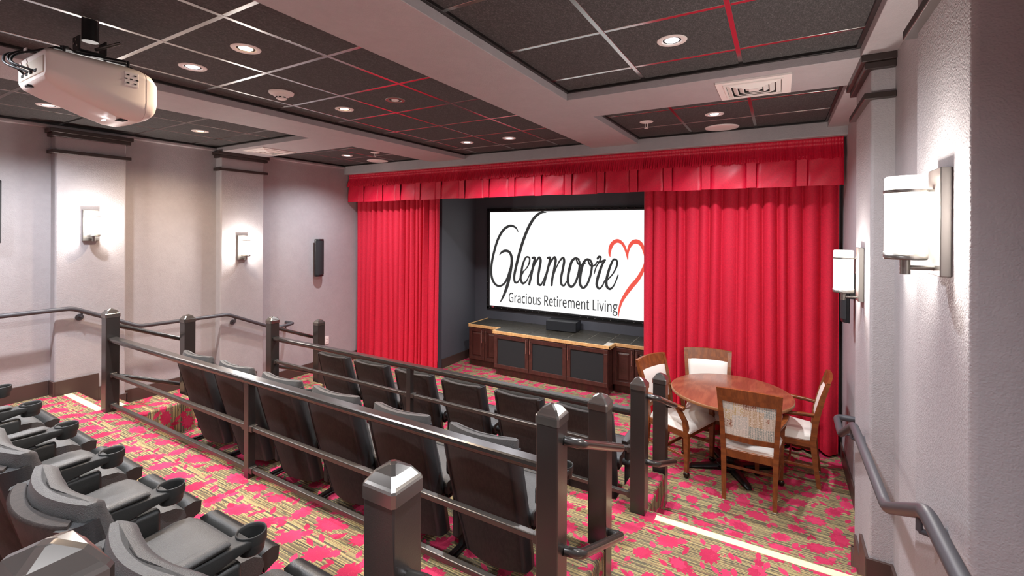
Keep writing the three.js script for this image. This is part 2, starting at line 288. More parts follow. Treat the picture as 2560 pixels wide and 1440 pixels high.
// suspended tiles and bars
const ceil = structGroup('ceiling_grid', 'suspended ceiling of charcoal boards in polished metal bars');
const tw = .0135;
function bay(x0, x1, z0, z1, xs, zs) {
  const X = [x0, ...xs.filter(v => v > x0 + .02 && v < x1 - .02).sort((a, b) => a - b), x1], Zs = [z0, ...zs.filter(v => v > z0 + .02 && v < z1 - .02).sort((a, b) => a - b), z1];
  for (let i = 0; i < X.length - 1; i++) for (let j = 0; j < Zs.length - 1; j++) {
    const g = boxUV(rb(X[i] + tw * .7, X[i + 1] - tw * .7, YC - .004, YC + .02, Zs[j] + tw * .7, Zs[j + 1] - tw * .7, .003, 1)); const uv = g.attributes.uv, o1 = rnd() * 5, o2 = rnd() * 5; for (let k = 0; k < uv.count; k++) uv.setXY(k, uv.getX(k) + o1, uv.getY(k) + o2);
    part('ceiling_tile', g, M.tile, ceil);
  }
  for (const v of X.slice(1, -1)) part('grid_bar', rb(v - tw, v + tw, YC - .007, YC + .02, z0, z1, .002, 1), M.tbar, ceil);
  for (const v of Zs.slice(1, -1)) for (let i = 0; i < X.length - 1; i++) part('grid_bar', rb(X[i] + (i ? tw : 0), X[i + 1] - (i < X.length - 2 ? tw : 0), YC - .006, YC + .02, v - tw, v + tw, .002, 1), M.tbar, ceil);
  part('edge_angle', [rb(x0, x0 + .022, YC - .022, YC, z0, z1, .002, 1), rb(x1 - .022, x1, YC - .022, YC, z0, z1, .002, 1), rb(x0, x1, YC - .022, YC, z0, z0 + .022, .002, 1), rb(x0, x1, YC - .022, YC, z1 - .022, z1, .002, 1)], M.angle, ceil);
}
const zsA = [], zsB = []; for (let k = -8; k < 8; k++) { zsA.push(-2.40 + .62 * k); zsB.push(-1.895 + .6225 * k); }
bay(-3.93, -2.005, ZS, ZF, [-3.685, -3.07, -2.435], zsB);
bay(-1.435, .40, -3.31, .6, [-.838, -.218], zsA); bay(-1.435, .40, ZS, -3.90, [-.838, -.218], zsA); bay(-1.435, .40, 1.2, ZF, [-.838, -.218], zsA);
bay(XL, -4.54, -3.31, .6, [-5.87, -5.25], zsA); bay(XL, -4.54, ZS, -3.90, [-5.87, -5.25], zsA); bay(XL, -4.54, 1.2, ZF, [-5.87, -5.25], zsA);

// ---------------------------------------------------------------- downlights
function downlight(x, z, warm, label, lit = true, gr = 'recessed ceiling downlights') {
  const t = thing('downlight', label, 'downlight', [x, YC - .004, z], 0, gr);
  const ring = lathe([[.05, .02], [.05, 0], [.058, -.006], [.078, -.005], [.082, 0], [.08, .004]], 40);
  part('trim_ring', ring, lit ? M.white : M.nickel, t);
  if (lit) {
    part('lamp', lathe([[0, -.004], [.036, -.002], [.05, .006], [.05, .014]], 32), warm ? M.lampWarm : M.lampWhite, t);
    const s = new THREE.SpotLight(warm ? 0xffe2c4 : 0xf4f7ff, warm ? LIGHT.downWarm : LIGHT.down, 0, 1.25, .9, 2); s.position.set(x, YC - .02, z); s.target.position.set(x, 0, z); s.castShadow = true; s.shadow.radius = 2.5; scene.add(s, s.target); s.name = t.name + '_light';
  } else part('lamp', lathe([[0, -.012], [.025, -.008], [.034, .004], [.034, .012]], 32), M.white, t);
}
downlight(-2.76, -1.575, 1, 'warm downlight right of the ceiling projector, nearest to the middle beam');
downlight(-3.385, -1.58, 0, 'white downlight in the tile just right of the projector');
downlight(-5.58, -1.45, 0, 'white downlight seen under the projector near the left wall');
downlight(-5.58, -2.68, 1, 'small warm downlight in the left ceiling bay above the trimmed pilaster');
downlight(-3.39, -2.82, 1, 'warm downlight beyond the smoke detector');
downlight(-2.776, -2.826, 0, 'unlit eyeball downlight in the middle ceiling bay', false);
downlight(-5.53, -4.65, 0, 'white downlight in the far left ceiling bay beside the sprinkler');
downlight(-3.36, -4.66, 0, 'left white downlight of the pair before the valance');
downlight(-2.766, -4.68, 0, 'right white downlight of the pair before the valance');
downlight(-.53, -2.70, 0, 'large white downlight in the right ceiling bay nearest the camera');
downlight(-.525, -4.62, 0, 'white downlight above the round ceiling speaker at the right');
downlight(-.53, -.3, 0, 'white downlight overhead, out of view above the camera'); downlight(-5.58, -.2, 0, 'white downlight over the last row by the left wall');
downlight(-3.385, -.3, 0, 'white downlight behind the projector'); downlight(-3.385, 1.3, 0, 'white downlight at the rear of the room'); downlight(-.53, 1.6, 0, 'white downlight at the rear right of the room');

// ---------------------------------------------------------------- sconces
function sconce(side, z, y, label) {          // plate bottom at y
  const s = side === 'left' ? 1 : -1; const x = side === 'left' ? PL : PR;
  const t = thing('wall_sconce', label, 'sconce', [x, y, z], 0, 'cylinder wall sconces');
  part('back_plate', rb(Math.min(0, s * .028), Math.max(0, s * .028), 0, .335, -.066, .066, .003), M.nickel, t);
  const c = s * .098;
  const gl = part('glass_shade', lathe([[0, .068], [.05, .068], [.054, .072], [.054, .31], [.05, .316], [0, .317]], 40), M.opal, t); gl.position.x = c;
  part('ring_band', [(() => { const g = lathe([[.0545, .262], [.0565, .262], [.0565, .272], [.0545, .272]], 40); g.translate(c, 0, 0); return g; })(), bx(s * .02, s * .045, .263, .271, -.012, .012)], M.nickel, t);
  part('socket_cup', [(() => { const g = lathe([[0, .048], [.054, .048], [.056, .052], [.056, .072], [0, .072]], 40); g.translate(c, 0, 0); return g; })(), cyl(.014, .014, .05, c, .0, 0, 20)], M.nickel, t);
  part('arm', rod(V(s * .02, .022, 0), V(c, .022, 0), .0075), M.nickel, t);
  const l = new THREE.PointLight(0xfff9f2, LIGHT.sconce, 0, 2); l.position.set(x + c, y + .19, z); l.castShadow = true; l.shadow.radius = 2; l.name = t.name + '_light'; scene.add(l);
}
sconce('left', -1.985, 2.165, 'cylinder sconce on the near left pilaster beside the projector');
sconce('left', -3.59, 1.875, 'cylinder sconce on the far left pilaster before the wall speaker');
sconce('right', -1.93, 2.178, 'large bright cylinder sconce on the near right pilaster');
sconce('right', -3.59, 1.875, 'smaller cylinder sconce on the right pilaster next to the curtain');

// ---------------------------------------------------------------- ceiling devices
function vent(x, z, label) {
  const t = thing('ceiling_vent', label, 'vent', [x, YB, z], 0, 'square ceiling air diffusers');
  const f = frameGeo(.45, .45, .055, .012); f.translate(0, -.012, 0); part('frame', [f, (() => { const g = frameGeo(.36, .36, .012, .02); g.translate(0, -.02, 0); return g; })()], M.white, t);
  part('backing', bx(-.17, .17, -.003, -.001, -.17, .17), M.dark, t);
  for (let k = 0; k < 4; k++) { const w = .33 - k * .075; const ring = loft([0, 1, 2, 3].map(q => { const r = [w / 2, w / 2 - .028, w / 2 - .031, w / 2 - .003][q], y = [-.006, -.024, -.021, -.003][q]; return [[-r, y, -r], [r, y, -r], [r, y, r], [-r, y, r]]; }), false); part('louvre', ring.toNonIndexed(), M.white, t).geometry.computeVertexNormals(); }
  part('centre_plate', rb(-.03, .03, -.024, -.018, -.03, .03, .002), M.white, t);
}
vent(-5.76, -3.60, 'white square ceiling diffuser on the left cross beam'); vent(-.16, -3.625, 'white square ceiling diffuser on the right cross beam');
for (const [x, l] of [[-5.53, 'round white ceiling speaker above the left end of the curtain'], [-.525, 'round white ceiling speaker above the right curtain']]) {
  const t = thing('ceiling_speaker', l, 'speaker', [x, YC - .005, -5.25], 0, 'round ceiling speakers'); part('rim', lathe([[.142, -.012], [.158, -.008], [.165, 0], [.16, .004]], 48), M.white, t); part('grille', lathe([[0, -.010], [.142, -.010], [.142, -.004]], 48), M.white, t);
}
for (const [x, z, l] of [[-4.966, -4.67, 'white fire sprinkler beside the far left downlight'], [-1.15, -4.63, 'white fire sprinkler near the round speaker at the right']]) {
  const t = thing('fire_sprinkler', l, 'sprinkler', [x, YC - .004, z], 0, 'fire sprinklers'); part('escutcheon', lathe([[0, -.012], [.02, -.014], [.058, -.006], [.066, 0]], 32), M.white, t);
  part('frame_arm', [rod(V(-.012, -.012, 0), V(-.012, -.045, 0), .0035), rod(V(.012, -.012, 0), V(.012, -.045, 0), .0035), rod(V(-.012, -.045, 0), V(0, -.058, 0), .0035), rod(V(.012, -.045, 0), V(0, -.058, 0), .0035)], M.white, t); part('deflector', cyl(.02, .02, .003, 0, -.063, 0, 16), M.white, t);
}
{ const t = thing('smoke_detector', 'white round smoke detector on the middle ceiling bay', 'smoke detector', [-3.41, YC - .004, -2.227]); part('base', lathe([[.062, -.022], [.088, -.014], [.092, 0]], 40), M.white, t); part('housing', lathe([[0, -.058], [.03, -.056], [.04, -.05], [.042, -.036], [.058, -.03], [.062, -.02]], 40), M.white, t);
  for (let k = 0; k < 8; k++) { const a = k / 8 * 6.283; const g = bx(-.009, .009, -.047, -.039, .0385, .0425); g.rotateY(a); part('vent_slot', g, M.dark, t); } }

// ---------------------------------------------------------------- projector
{
  const t = thing('projector', 'white ceiling projector hanging above the seats with black cables', 'projector', [-3.05, 0, -.94]);
  const sec = (z, y0, y1, hw, r) => { const pts = []; const cs = [[hw - r, y0 + r, -90], [hw - r, y1 - r * .6, 0], [-hw + r, y1 - r * .6, 90], [-hw + r, y0 + r, 180]]; cs.forEach(([cx, cy, a0], q) => { for (let k = 0; k <= 6; k++) { const a = (a0 + k * 15) * Math.PI / 180; const ry = q === 1 || q === 2 ? r * .6 : r; pts.push([cx + Math.cos(a) * r, cy + Math.sin(a) * ry, z]); } }); return pts; };
  const zsL = [[.205, 3.005, 3.12, .19, .03], [.195, 2.985, 3.135, .2, .05], [.15, 2.96, 3.14, .205, .07], [.0, 2.905, 3.142, .207, .085], [-.1, 2.872, 3.142, .207, .09], [-.155, 2.868, 3.138, .205, .09], [-.175, 2.876, 3.13, .2, .085]];
  part('body', loft(zsL.map(a => sec(...a))), M.projector, t);
  part('front_bezel', loft([[-.172, 2.874, 3.132, .203, .085], [-.2, 2.885, 3.12, .2, .085], [-.225, 2.91, 3.09, .185, .07], [-.232, 2.93, 3.07, .165, .06]].map(a => sec(...a))), M.projector, t);
  part('lens', [rod(V(-.05, 3.0, -.225), V(-.05, 3.0, -.252), .05, 32)], M.rubber, t);
  part('rear_recess', rb(-.165, .165, 3.02, 3.10, .196, .2085, .01), M.grout, t);
  for (let k = 0; k < 4; k++) part('port', rb(-.13 + k * .06, -.1 + k * .06, 3.035, 3.05, .205, .211, .002), M.dark, t);
  part('control_panel', rb(.2025, .2095, 3.03, 3.10, -.135, -.075, .003), M.white, t);
  for (const [y, z] of [[3.085, -.09], [3.085, -.12], [3.065, -.105], [3.065, -.082], [3.065, -.128], [3.045, -.09], [3.045, -.12]]) part('button', rb(.208, .2115, y - .003, y + .003, z - .006, z + .006, .001), M.dark, t);
  for (let k = 0; k < 7; k++) part('vent_slot', bx(.07 + k * .009, .074 + k * .009, 2.869, 2.873, -.12, -.085), M.dark, t);
  for (let k = 0; k < 5; k++) part('rear_slot', rod(V(.12, 2.975 - .002, .10 + k * .007), V(.155, 2.99, .10 + k * .007), .0016, 6), M.dark, t);
  part('indicator_lamp', rb(.01, .04, 2.868, 2.874, -.06, -.05, .001), M.lampWhite, t);
  for (let k = 0; k < 3; k++) part('lens_slider', bx(.188, .193, 2.945, 2.965, -.15 + k * .018, -.147 + k * .018), M.dark, t);
  part('knob', cyl(.016, .016, .012, .11, 3.138, -.13, 20), M.dark, t);
  const mount = part('ceiling_mount', [cyl(.034, .034, .115, -.04, 3.275, -.02, 28), bx(-.085, .0, 3.215, 3.285, -.075, -.07), bx(-.085, .0, 3.215, 3.285, .03, .035), bx(-.085, .0, 3.212, 3.217, -.075, .035), bar(V(-.05, 3.20, .12), V(-.05, 3.20, -.17), .05, .012), bar(V(-.05, 3.205, -.0), V(.13, 3.17, -.12), .03, .01), bar(V(-.05, 3.205, 0), V(-.17, 3.17, -.12), .03, .01), bar(V(-.05, 3.205, 0), V(-.16, 3.17, .1), .03, .01), bar(V(-.05, 3.205, .05), V(.1, 3.175, .12), .03, .01), rod(V(.13, 3.175, -.12), V(.13, 3.135, -.12), .006), rod(V(-.17, 3.175, -.12), V(-.17, 3.135, -.12), .006), rod(V(-.16, 3.175, .1), V(-.16, 3.135, .1), .006), rod(V(.1, 3.18, .12), V(.1, 3.135, .12), .006)], M.blackSteel, t);
  part('bolt', [rod(V(-.06, 3.25, .034), V(-.06, 3.25, .04), .006), rod(V(-.03, 3.265, .034), V(-.03, 3.265, .04), .006), rod(V(-.02, 3.235, .034), V(-.02, 3.235, .04), .006)], M.steel, mount);
  part('safety_cable', bent([[.0, 3.23, -.03], [.06, 3.245, -.06], [.11, 3.262, -.09]], .008, .03, 8), M.nickel, t);
  part('cable', bent([[-.1, 3.05, .205], [-.16, 3.13, .26], [-.22, 3.19, .2], [-.12, 3.2, .12]], .0055, .07, 8), M.rubber, t);
  part('cable', bent([[-.03, 3.05, .205], [-.13, 3.09, .27], [-.26, 3.17, .24], [-.24, 3.21, .15], [-.08, 3.2, .1]], .0055, .07, 8), M.rubber, t);
  part('cable', bent([[.04, 3.045, .205], [-.04, 3.08, .27], [-.1, 3.14, .24], [-.06, 3.2, .12]], .0055, .06, 8), M.rubber, t);
  part('cable_tag', rb(-.16, -.12, 3.165, 3.19, .19, .196, .002), M.white, t);
  part('latch', rb(-.06, -.02, 2.98, 2.992, .19, .215, .004), M.rubber, t);
}

// ---------------------------------------------------------------- wall speakers and outlet
function wallSpeaker(side, z, y, label) {
  const s = side === 'left' ? 1 : -1, x = side === 'left' ? XL : XR; const t = thing('wall_speaker', label, 'speaker', [x, y, z], 0, 'slim black wall speakers');
  const ring = y0 => { const p = []; for (let k = 0; k <= 12; k++) { const a = -Math.PI / 2 + k * Math.PI / 12; p.push([s * (.045 + .055 * Math.cos(a)), y0, s * .082 * Math.sin(a)]); } return p; };
  part('cabinet', loft([ring(.004), ring(.0), ring(.6), ring(.604)].map((r, i) => (i === 0 || i === 3) ? r.map(q => [s * .045 + (q[0] - s * .045) * .9, i ? .604 : 0, q[2] * .9]) : r.map(q => [q[0], i === 1 ? .006 : .598, q[2]]))), M.speaker, t);
  part('grille', (() => { const r = y0 => { const p = []; for (let k = 0; k <= 10; k++) { const a = -1.2 + k * .24; p.push([s * (.047 + .056 * Math.cos(a)), y0, s * .0832 * Math.sin(a)]); } return p; }; return loft([r(.03), r(.575)], false, false); })(), M.speakerCloth, t);
  part('wall_bracket', rb(Math.min(0, s * .05), Math.max(0, s * .05), .2, .42, -.03, .03, .004), M.blackSteel, t);
}
wallSpeaker('left', -4.87, 1.53, 'slim black speaker on the left wall near the curtain');
wallSpeaker('right', -4.87, 1.53, 'slim black speaker on the right wall behind the small sconce');
wallSpeaker('left', -1.27, 2.155, 'black wall speaker cut by the left edge of the picture');
{ const t = thing('wall_outlet', 'white outlet plate low on the left wall near the curtain', 'outlet', [XL, .39, -5.06]); part('plate', rb(0, .008, 0, .125, -.04, .04, .003), M.white, t); for (const y of [.03, .075]) part('socket', rb(.006, .011, y, y + .03, -.017, .017, .002), M.white, t); }

// ---------------------------------------------------------------- stage curtains
function curtain(x0, x1, y0, y1, z, seedN, label, nf) {
  const t = thing('stage_curtain', label, 'curtain', [0, 0, 0], 0); const s0 = seed; seed = seedN;
  const ns = Math.round((x1 - x0) / .0085), rows = 16; const folds = []; let x = x0; while (x < x1) { const w = rr(.085, .16) * nf; folds.push([x, w, rr(.55, 1.15), rr(-.3, .3)]); x += w; }
  const wob = folds.map(() => [rr(-.02, .02), rr(0, 6)]);
  const zf = (px, v) => { let f = folds.length - 1; for (let k = 0; k < folds.length - 1; k++) if (px < folds[k + 1][0]) { f = k; break; } const [fx, w, a, sk] = folds[f]; let u = Math.min(1, Math.max(0, (px - fx) / w)); u = Math.pow(u, 1 + sk * (1 - .5 * v)); const base = Math.pow(Math.sin(Math.PI * u), .62); return .105 * a * base * (1 - .22 * v) + .012 * Math.sin(px * 9 + v * 2.2); };
  const mk = (off) => { const rings = []; for (let j = 0; j <= rows; j++) { const v = j / rows, y = y1 + (y0 - y1) * v; const r = []; for (let i = 0; i <= ns; i++) { const px = x0 + (x1 - x0) * i / ns; const sh = .02 * v * Math.sin(px * 5.3 + seedN) ; const hem = j === rows ? .012 * Math.sin(px * 23) : 0; r.push([px + sh * (i > 2 && i < ns - 2 ? 1 : 0), y + hem, z + zf(px, 1 - v) - .04 + off]); } rings.push(r); } return rings; };
  const F = mk(0), B = mk(-.012); const all = F.map((r, j) => [...r, ...B[j].slice().reverse()]);
  const g = loft(all, false, true); const p = g.attributes.position, uv = g.attributes.uv; for (let i = 0; i < p.count; i++) uv.setXY(i, p.getX(i), p.getY(i)); 
  g.index.array.reverse(); g.computeVertexNormals(); part('fabric', g, M.velvet, t);
  const hemF = [mk(.004)[rows - 1], mk(.004)[rows]].map((r, j) => r.map(q => [q[0], j ? q[1] : q[1] - .0, q[2]])); const hb = hemF.map(r => [...r, ...r.slice().reverse().map(q => [q[0], q[1], q[2] - .02])]); const hg = loft(hb, false, true); const hp = hg.attributes.position; for (let i = 0; i < hp.count; i++) { hg.attributes.uv.setXY(i, hp.getX(i), hp.getY(i)); } hg.index.array.reverse(); hg.computeVertexNormals(); part('hem', hg, M.velvet, t);
  seed = s0; return t;
}
curtain(-6.46, -4.62, .06, 2.86, -5.66, 31, 'red velvet curtain panel drawn to the left of the screen', .92);
curtain(-1.45, .525, .035, 2.86, -5.72, 77, 'wide red velvet curtain panel behind the round table', 1.08);
{ // valance
  const t = thing('curtain_valance', 'red satin valance with gathered ruffle heading over the stage', 'valance', [0, 0, 0]);
  const x0 = -6.47, x1 = .54; const s0 = seed; seed = 99;
  // gathered ruffle
  const ns = 1500, rings = []; const ph = []; for (let i = 0; i <= ns; i++) ph.push(0);
  const pl = []; { let x = x0; while (x < x1) { const w = rr(.016, .034); pl.push([x, w, rr(.5, 1.2)]); x += w; } }
  let pi = 0; const fold = [], amp = []; for (let i = 0; i <= ns; i++) { const px = x0 + (x1 - x0) * i / ns; while (pi < pl.length - 1 && px > pl[pi + 1][0]) pi++; const u = (px - pl[pi][0]) / pl[pi][1]; fold.push(Math.sin(Math.PI * Math.min(1, Math.max(0, u))) * pl[pi][2]); }
  const prof = [[3.236, .006, .006], [3.224, .012, .010], [3.205, .013, .008], [3.197, .004, .003], [3.185, .012, .008], [3.168, .012, .008], [3.160, .004, .003], [3.145, .014, .010], [3.10, .030, .022], [3.05, .045, .030], [3.022, .052, .034], [3.020, .046, .030]];
  for (const [y, o, a] of prof) { const r = []; for (let i = 0; i <= ns; i++) { const px = x0 + (x1 - x0) * i / ns; r.push([px, y + (y < 3.03 ? .006 * Math.sin(px * 41) + .004 * Math.sin(px * 97) : 0), -5.49 + o + a * (fold[i] - .5)]); } rings.push(r); }
  const back = rings.map(r => [[x1, r[0][1], -5.52], [x0, r[0][1], -5.52]]);
  const rg = loft(rings.map((r, j) => [...r, ...back[j]]), false, true); rg.index.array.reverse(); rg.computeVertexNormals(); { const p = rg.attributes.position; for (let i = 0; i < p.count; i++) rg.attributes.uv.setXY(i, p.getX(i), p.getY(i)); }
  part('ruffle', rg, M.satin, t);
  // box pleated panels below, wider panel then narrow pleat
  const xs = [x0]; let k = 0; while (xs[xs.length - 1] < x1 - .1) { xs.push(Math.min(x1, xs[xs.length - 1] + (k++ % 2 ? .092 : rr(.30, .36)))); }
  xs[xs.length - 1] = x1;
  for (let q = 0; q < xs.length - 1; q++) {
    const a = xs[q], b = xs[q + 1], nar = q % 2, n = 14, rows = 8, fr = []; const c1 = rr(-.5, .5), c2 = rr(.3, 1), dip = rr(-.008, .008);
    for (let j = 0; j <= rows; j++) { const v = j / rows, r = []; for (let i = 0; i <= n; i++) { const u = i / n; let zz = nar ? .024 : .006 + .016 * v; zz += nar ? 0 : .010 * Math.sin(Math.PI * u) * Math.sin(Math.PI * (v * .8 + .1)) * c2 + .007 * Math.sin(u * 7 + v * 5 + c1 * 6) * v * (1 - v) * 3; if (!nar && (i === 0 || i === n)) zz -= .012; r.push([a + (b - a) * u, 3.06 + (2.757 + dip * .5 - 3.06) * v, -5.475 + zz]); } fr.push([...r, ...r.slice().reverse().map(p => [p[0], p[1], p[2] - .01])]); }
    const g = loft(fr, false, true); g.index.array.reverse(); g.computeVertexNormals(); const p = g.attributes.position; for (let i = 0; i < p.count; i++) g.attributes.uv.setXY(i, p.getX(i), p.getY(i)); part(nar ? 'box_pleat' : 'pleat_panel', g, M.satin, t);
  }
  part('header_board', bx(x0, x1, 2.82, 3.23, -5.56, -5.53), M.dark, t);
  seed = s0;
}

// ---------------------------------------------------------------- projection screen
const SX0 = -4.487, SX1 = -1.52, SY0 = .942, SY1 = 2.609;
{
  const W = 2048, H = 1150, c = document.createElement('canvas'); c.width = W; c.height = H; const g = c.getContext('2d'); g.fillStyle = '#fbfbfb'; g.fillRect(0, 0, W, H);
  const ink = '#343434', red = '#ef5a4c';
  const strokes = { G1: [[194, 206, 4], [178, 166, 10], [144, 146, 14], [101, 179, 16], [60, 276, 16], [28, 431, 16], [10, 589, 16], [15, 707, 16], [39, 771, 14], [67, 787, 12], [98, 760, 12], [123, 695, 14], [141, 602, 13]], G2: [[66, 457, 3], [82, 428, 12], [107, 410, 15], [134, 421, 15], [149, 463, 17], [152, 531, 18], [145, 609, 19], [131, 725, 20], [113, 820, 19], [93, 900, 13], [75, 954, 6]], l: [[375, 12, 3], [348, 10, 12], [311, 46, 16], [273, 130, 18], [235, 269, 18], [205, 421, 18], [180, 582, 17], [169, 683, 15], [175, 733, 13], [189, 736, 10], [207, 694, 8], [230, 624, 7]], e: [[218, 633, 7], [250, 584, 7], [270, 515, 10], [268, 472, 10], [250, 467, 10], [229, 533, 13], [217, 625, 15], [213, 701, 15], [226, 739, 14], [246, 723, 9], [265, 669, 7], [284, 596, 7]], n1: [[289, 473, 13], [303, 473, 15], [294, 551, 15], [281, 657, 15], [269, 745, 13]], n2: [[276, 680, 7], [296, 573, 7], [317, 497, 10], [333, 466, 13], [341, 488, 15], [334, 577, 15], [325, 675, 14], [328, 734, 15], [342, 743, 12], [356, 705, 7], [373, 633, 7]], m1: [[387, 467, 13], [400, 466, 15], [391, 551, 14], [376, 647, 14], [362, 740, 13]], m2: [[369, 674, 7], [393, 558, 7], [414, 483, 10], [429, 458, 13], [435, 484, 15], [427, 569, 14], [415, 672, 14], [411, 736, 13]], m3: [[417, 665, 7], [441, 554, 7], [464, 482, 10], [480, 461, 13], [486, 487, 14], [479, 565, 14], [468, 667, 14], [472, 724, 13], [486, 732, 10], [500, 692, 7]], o1: [[573, 469, 10], [554, 459, 12], [534, 486, 14], [520, 554, 16], [510, 641, 15], [512, 713, 15], [528, 739, 13], [547, 713, 12], [565, 642, 13], [575, 564, 12], [577, 497, 11], [567, 464, 8]], o1b: [[556, 465, 8], [571, 515, 10], [590, 524, 9], [609, 504, 7]], o2: [[640, 475, 10], [621, 465, 11], [602, 494, 14], [588, 563, 16], [580, 648, 16], [582, 714, 15], [597, 742, 12], [616, 716, 12], [634, 647, 12], [645, 567, 12], [646, 500, 12], [635, 471, 8]], o2b: [[624, 472, 8], [640, 523, 10], [660, 522, 8], [678, 482, 7]], r1: [[679, 454, 12], [686, 437, 12], [696, 440, 10], [689, 481, 8], [671, 534, 7], [660, 598, 6]], r2: [[676, 486, 7], [692, 489, 10], [708, 474, 10], [721, 465, 7], [705, 507, 12], [690, 581, 15], [677, 659, 15], [675, 709, 14], [687, 737, 11], [703, 714, 8], [720, 654, 7]], e2: [[730, 656, 7], [763, 588, 7], [783, 512, 10], [783, 466, 9], [768, 456, 10], [750, 512, 12], [735, 595, 14], [727, 667, 14], [731, 714, 14], [746, 733, 12], [763, 710, 8], [779, 654, 7], [790, 599, 6]], h1: [[747, 433, 3], [744, 399, 11], [751, 337, 17], [766, 299, 17], [787, 284, 17], [810, 305, 13], [825, 347, 11], [835, 401, 9], [840, 451, 4]], h2: [[840, 451, 4], [840, 394, 8], [849, 333, 14], [866, 295, 18], [885, 287, 20], [906, 307, 17], [920, 356, 13], [927, 422, 7], [926, 485, 8], [914, 554, 15], [892, 625, 18], [859, 699, 19], [829, 777, 16], [808, 846, 12], [796, 923, 8], [792, 981, 3]] };
  for (const [k, pts] of Object.entries(strokes)) { g.fillStyle = k[0] === 'h' ? red : ink; const cv = new THREE.CatmullRomCurve3(pts.map(p => V(p[0] / 1000 * W, p[1] / 1000 * H, p[2] * (k[0] === 'h' ? 2.0 : 1.75) / 1000 * H)), false, 'centripetal'); const n = pts.length * 60; for (let i = 0; i <= n; i++) { const p = cv.getPoint(i / n); g.beginPath(); g.arc(p.x, p.y, Math.max(.8, p.z * .5), 0, 7); g.fill(); } }
  g.fillStyle = '#2d2d2d'; g.font = '150px sans-serif'; const txt = 'Gracious Retirement Living'; const tw_ = g.measureText(txt).width; g.save(); g.translate(.130 * W, .946 * H); g.scale((.789 - .130) * W / tw_, 1.06); g.fillText(txt, 0, 0); g.restore();
  const tex = new THREE.CanvasTexture(c); tex.colorSpace = THREE.SRGBColorSpace; tex.anisotropy = 8;
  const t = thing('projection_screen', 'white projection screen showing a black script logo and red heart', 'screen', [0, 0, 0]);
  const face = new THREE.PlaneGeometry(SX1 - SX0, SY1 - SY0); face.translate((SX0 + SX1) / 2, (SY0 + SY1) / 2, -6.939);
  part('screen_sheet', bx(SX0 - .02, SX1 + .02, SY0 - .02, SY1 + .02, -6.945, -6.9405), M.white, t);
  part('projected_picture', face, std({ color: 0x101010, emissive: 0xffffff, emissiveMap: tex, emissiveIntensity: .9, roughness: .9 }), t);
  // laced black border: scalloped outer edge
  const edge = (len, n, horiz) => { const rings = []; const m = n * 10; for (let i = 0; i <= m; i++) { const u = i / m, sc = Math.abs(Math.sin(Math.PI * u * n)), o = .046 - .012 * sc; rings.push([[u * len, 0, .004], [u * len, o * .5, .012 + .006 * sc], [u * len, o, .004], [u * len, o, -.012], [u * len, 0, -.012]]); } return loft(rings, true, true); };
  const wdt = SX1 - SX0 + .02, hgt = SY1 - SY0 + .02;
  const put = (g, rz, x, y) => { g.rotateZ(rz); g.translate(x, y, -6.936); part('border', g, M.rubber, t); };
  put(edge(wdt, 24), 0, SX0 - .01, SY1); { const g_ = edge(wdt, 24); g_.rotateX(Math.PI); g_.translate(0, 0, -.008); put(g_, 0, SX0 - .01, SY0); }
  put(edge(hgt, 13), Math.PI / 2, SX0, SY0 - .01); { const g_ = edge(hgt, 13); put(g_, -Math.PI / 2, SX1, SY1 + .01); }
  for (let k = 0; k <= 24; k++) for (const y of [SY1 + .036, SY0 - .036]) part('grommet', new THREE.SphereGeometry(.0055, 8, 6).translate(SX0 + k * (SX1 - SX0) / 24, y, -6.93), M.steel, t);
  for (let k = 0; k <= 12; k++) part('grommet', new THREE.SphereGeometry(.0055, 8, 6).translate(SX0 - .036, SY0 + k * (SY1 - SY0) / 12, -6.93), M.steel, t);
  part('frame_tube', [bx(SX0 - .065, SX1 + .065, SY1 + .03, SY1 + .065, -6.972, -6.942), bx(SX0 - .065, SX1 + .065, SY0 - .065, SY0 - .03, -6.972, -6.942), bx(SX0 - .065, SX0 - .03, SY0 - .065, SY1 + .065, -6.972, -6.942), bx(SX1 + .03, SX1 + .065, SY0 - .065, SY1 + .065, -6.972, -6.942)], M.blackSteel, t);
  part('maker_tag', bx(SX0 + .05, SX0 + .10, SY0 - .03, SY0 - .008, -6.926, -6.922), std({ color: 0xb5565e, roughness: .6 }), t);
}

// ---------------------------------------------------------------- media cabinets and counter
function doorPanel(t, x0, x1, y0, y1, z, kind, handleX) {
  const d = new THREE.Group(); d.name = 'door'; t.add(d); const f = kind === 'mesh' ? .058 : .052;
  part('door_frame', [rb(x0, x1, y1 - f, y1, z - .02, z, .003), rb(x0, x1, y0, y0 + f, z - .02, z, .003), rb(x0, x0 + f, y0 + f, y1 - f, z - .02, z, .003), rb(x1 - f, x1, y0 + f, y1 - f, z - .02, z, .003)].map(g => boxUV(g)), M.darkWood, d);
  if (kind === 'mesh') part('mesh_panel', bx(x0 + f, x1 - f, y0 + f, y1 - f, z - .016, z - .012), M.mesh, d);
  else { part('back_panel', bx(x0 + f, x1 - f, y0 + f, y1 - f, z - .02, z - .014), M.darkWood, d); const a = x0 + f + .012, b = x1 - f - .012, c = y0 + f + .012, e = y1 - f - .012, k = .024; part('raised_panel', loft([[[a, c, z - .014], [b, c, z - .014], [b, e, z - .014], [a, e, z - .014]], [[a + k, c + k, z - .003], [b - k, c + k, z - .003], [b - k, e - k, z - .003], [a + k, e - k, z - .003]]]).toNonIndexed(), M.darkWood, d).geometry.computeVertexNormals(); }
  part('handle', [rod(V(handleX, y1 - .22, z + .03), V(handleX, y1 - .015, z + .03), .0055), rod(V(handleX, y1 - .04, z), V(handleX, y1 - .04, z + .03), .0045), rod(V(handleX, y1 - .19, z), V(handleX, y1 - .19, z + .03), .0045)], M.steel, d);
}
const CT = .70;
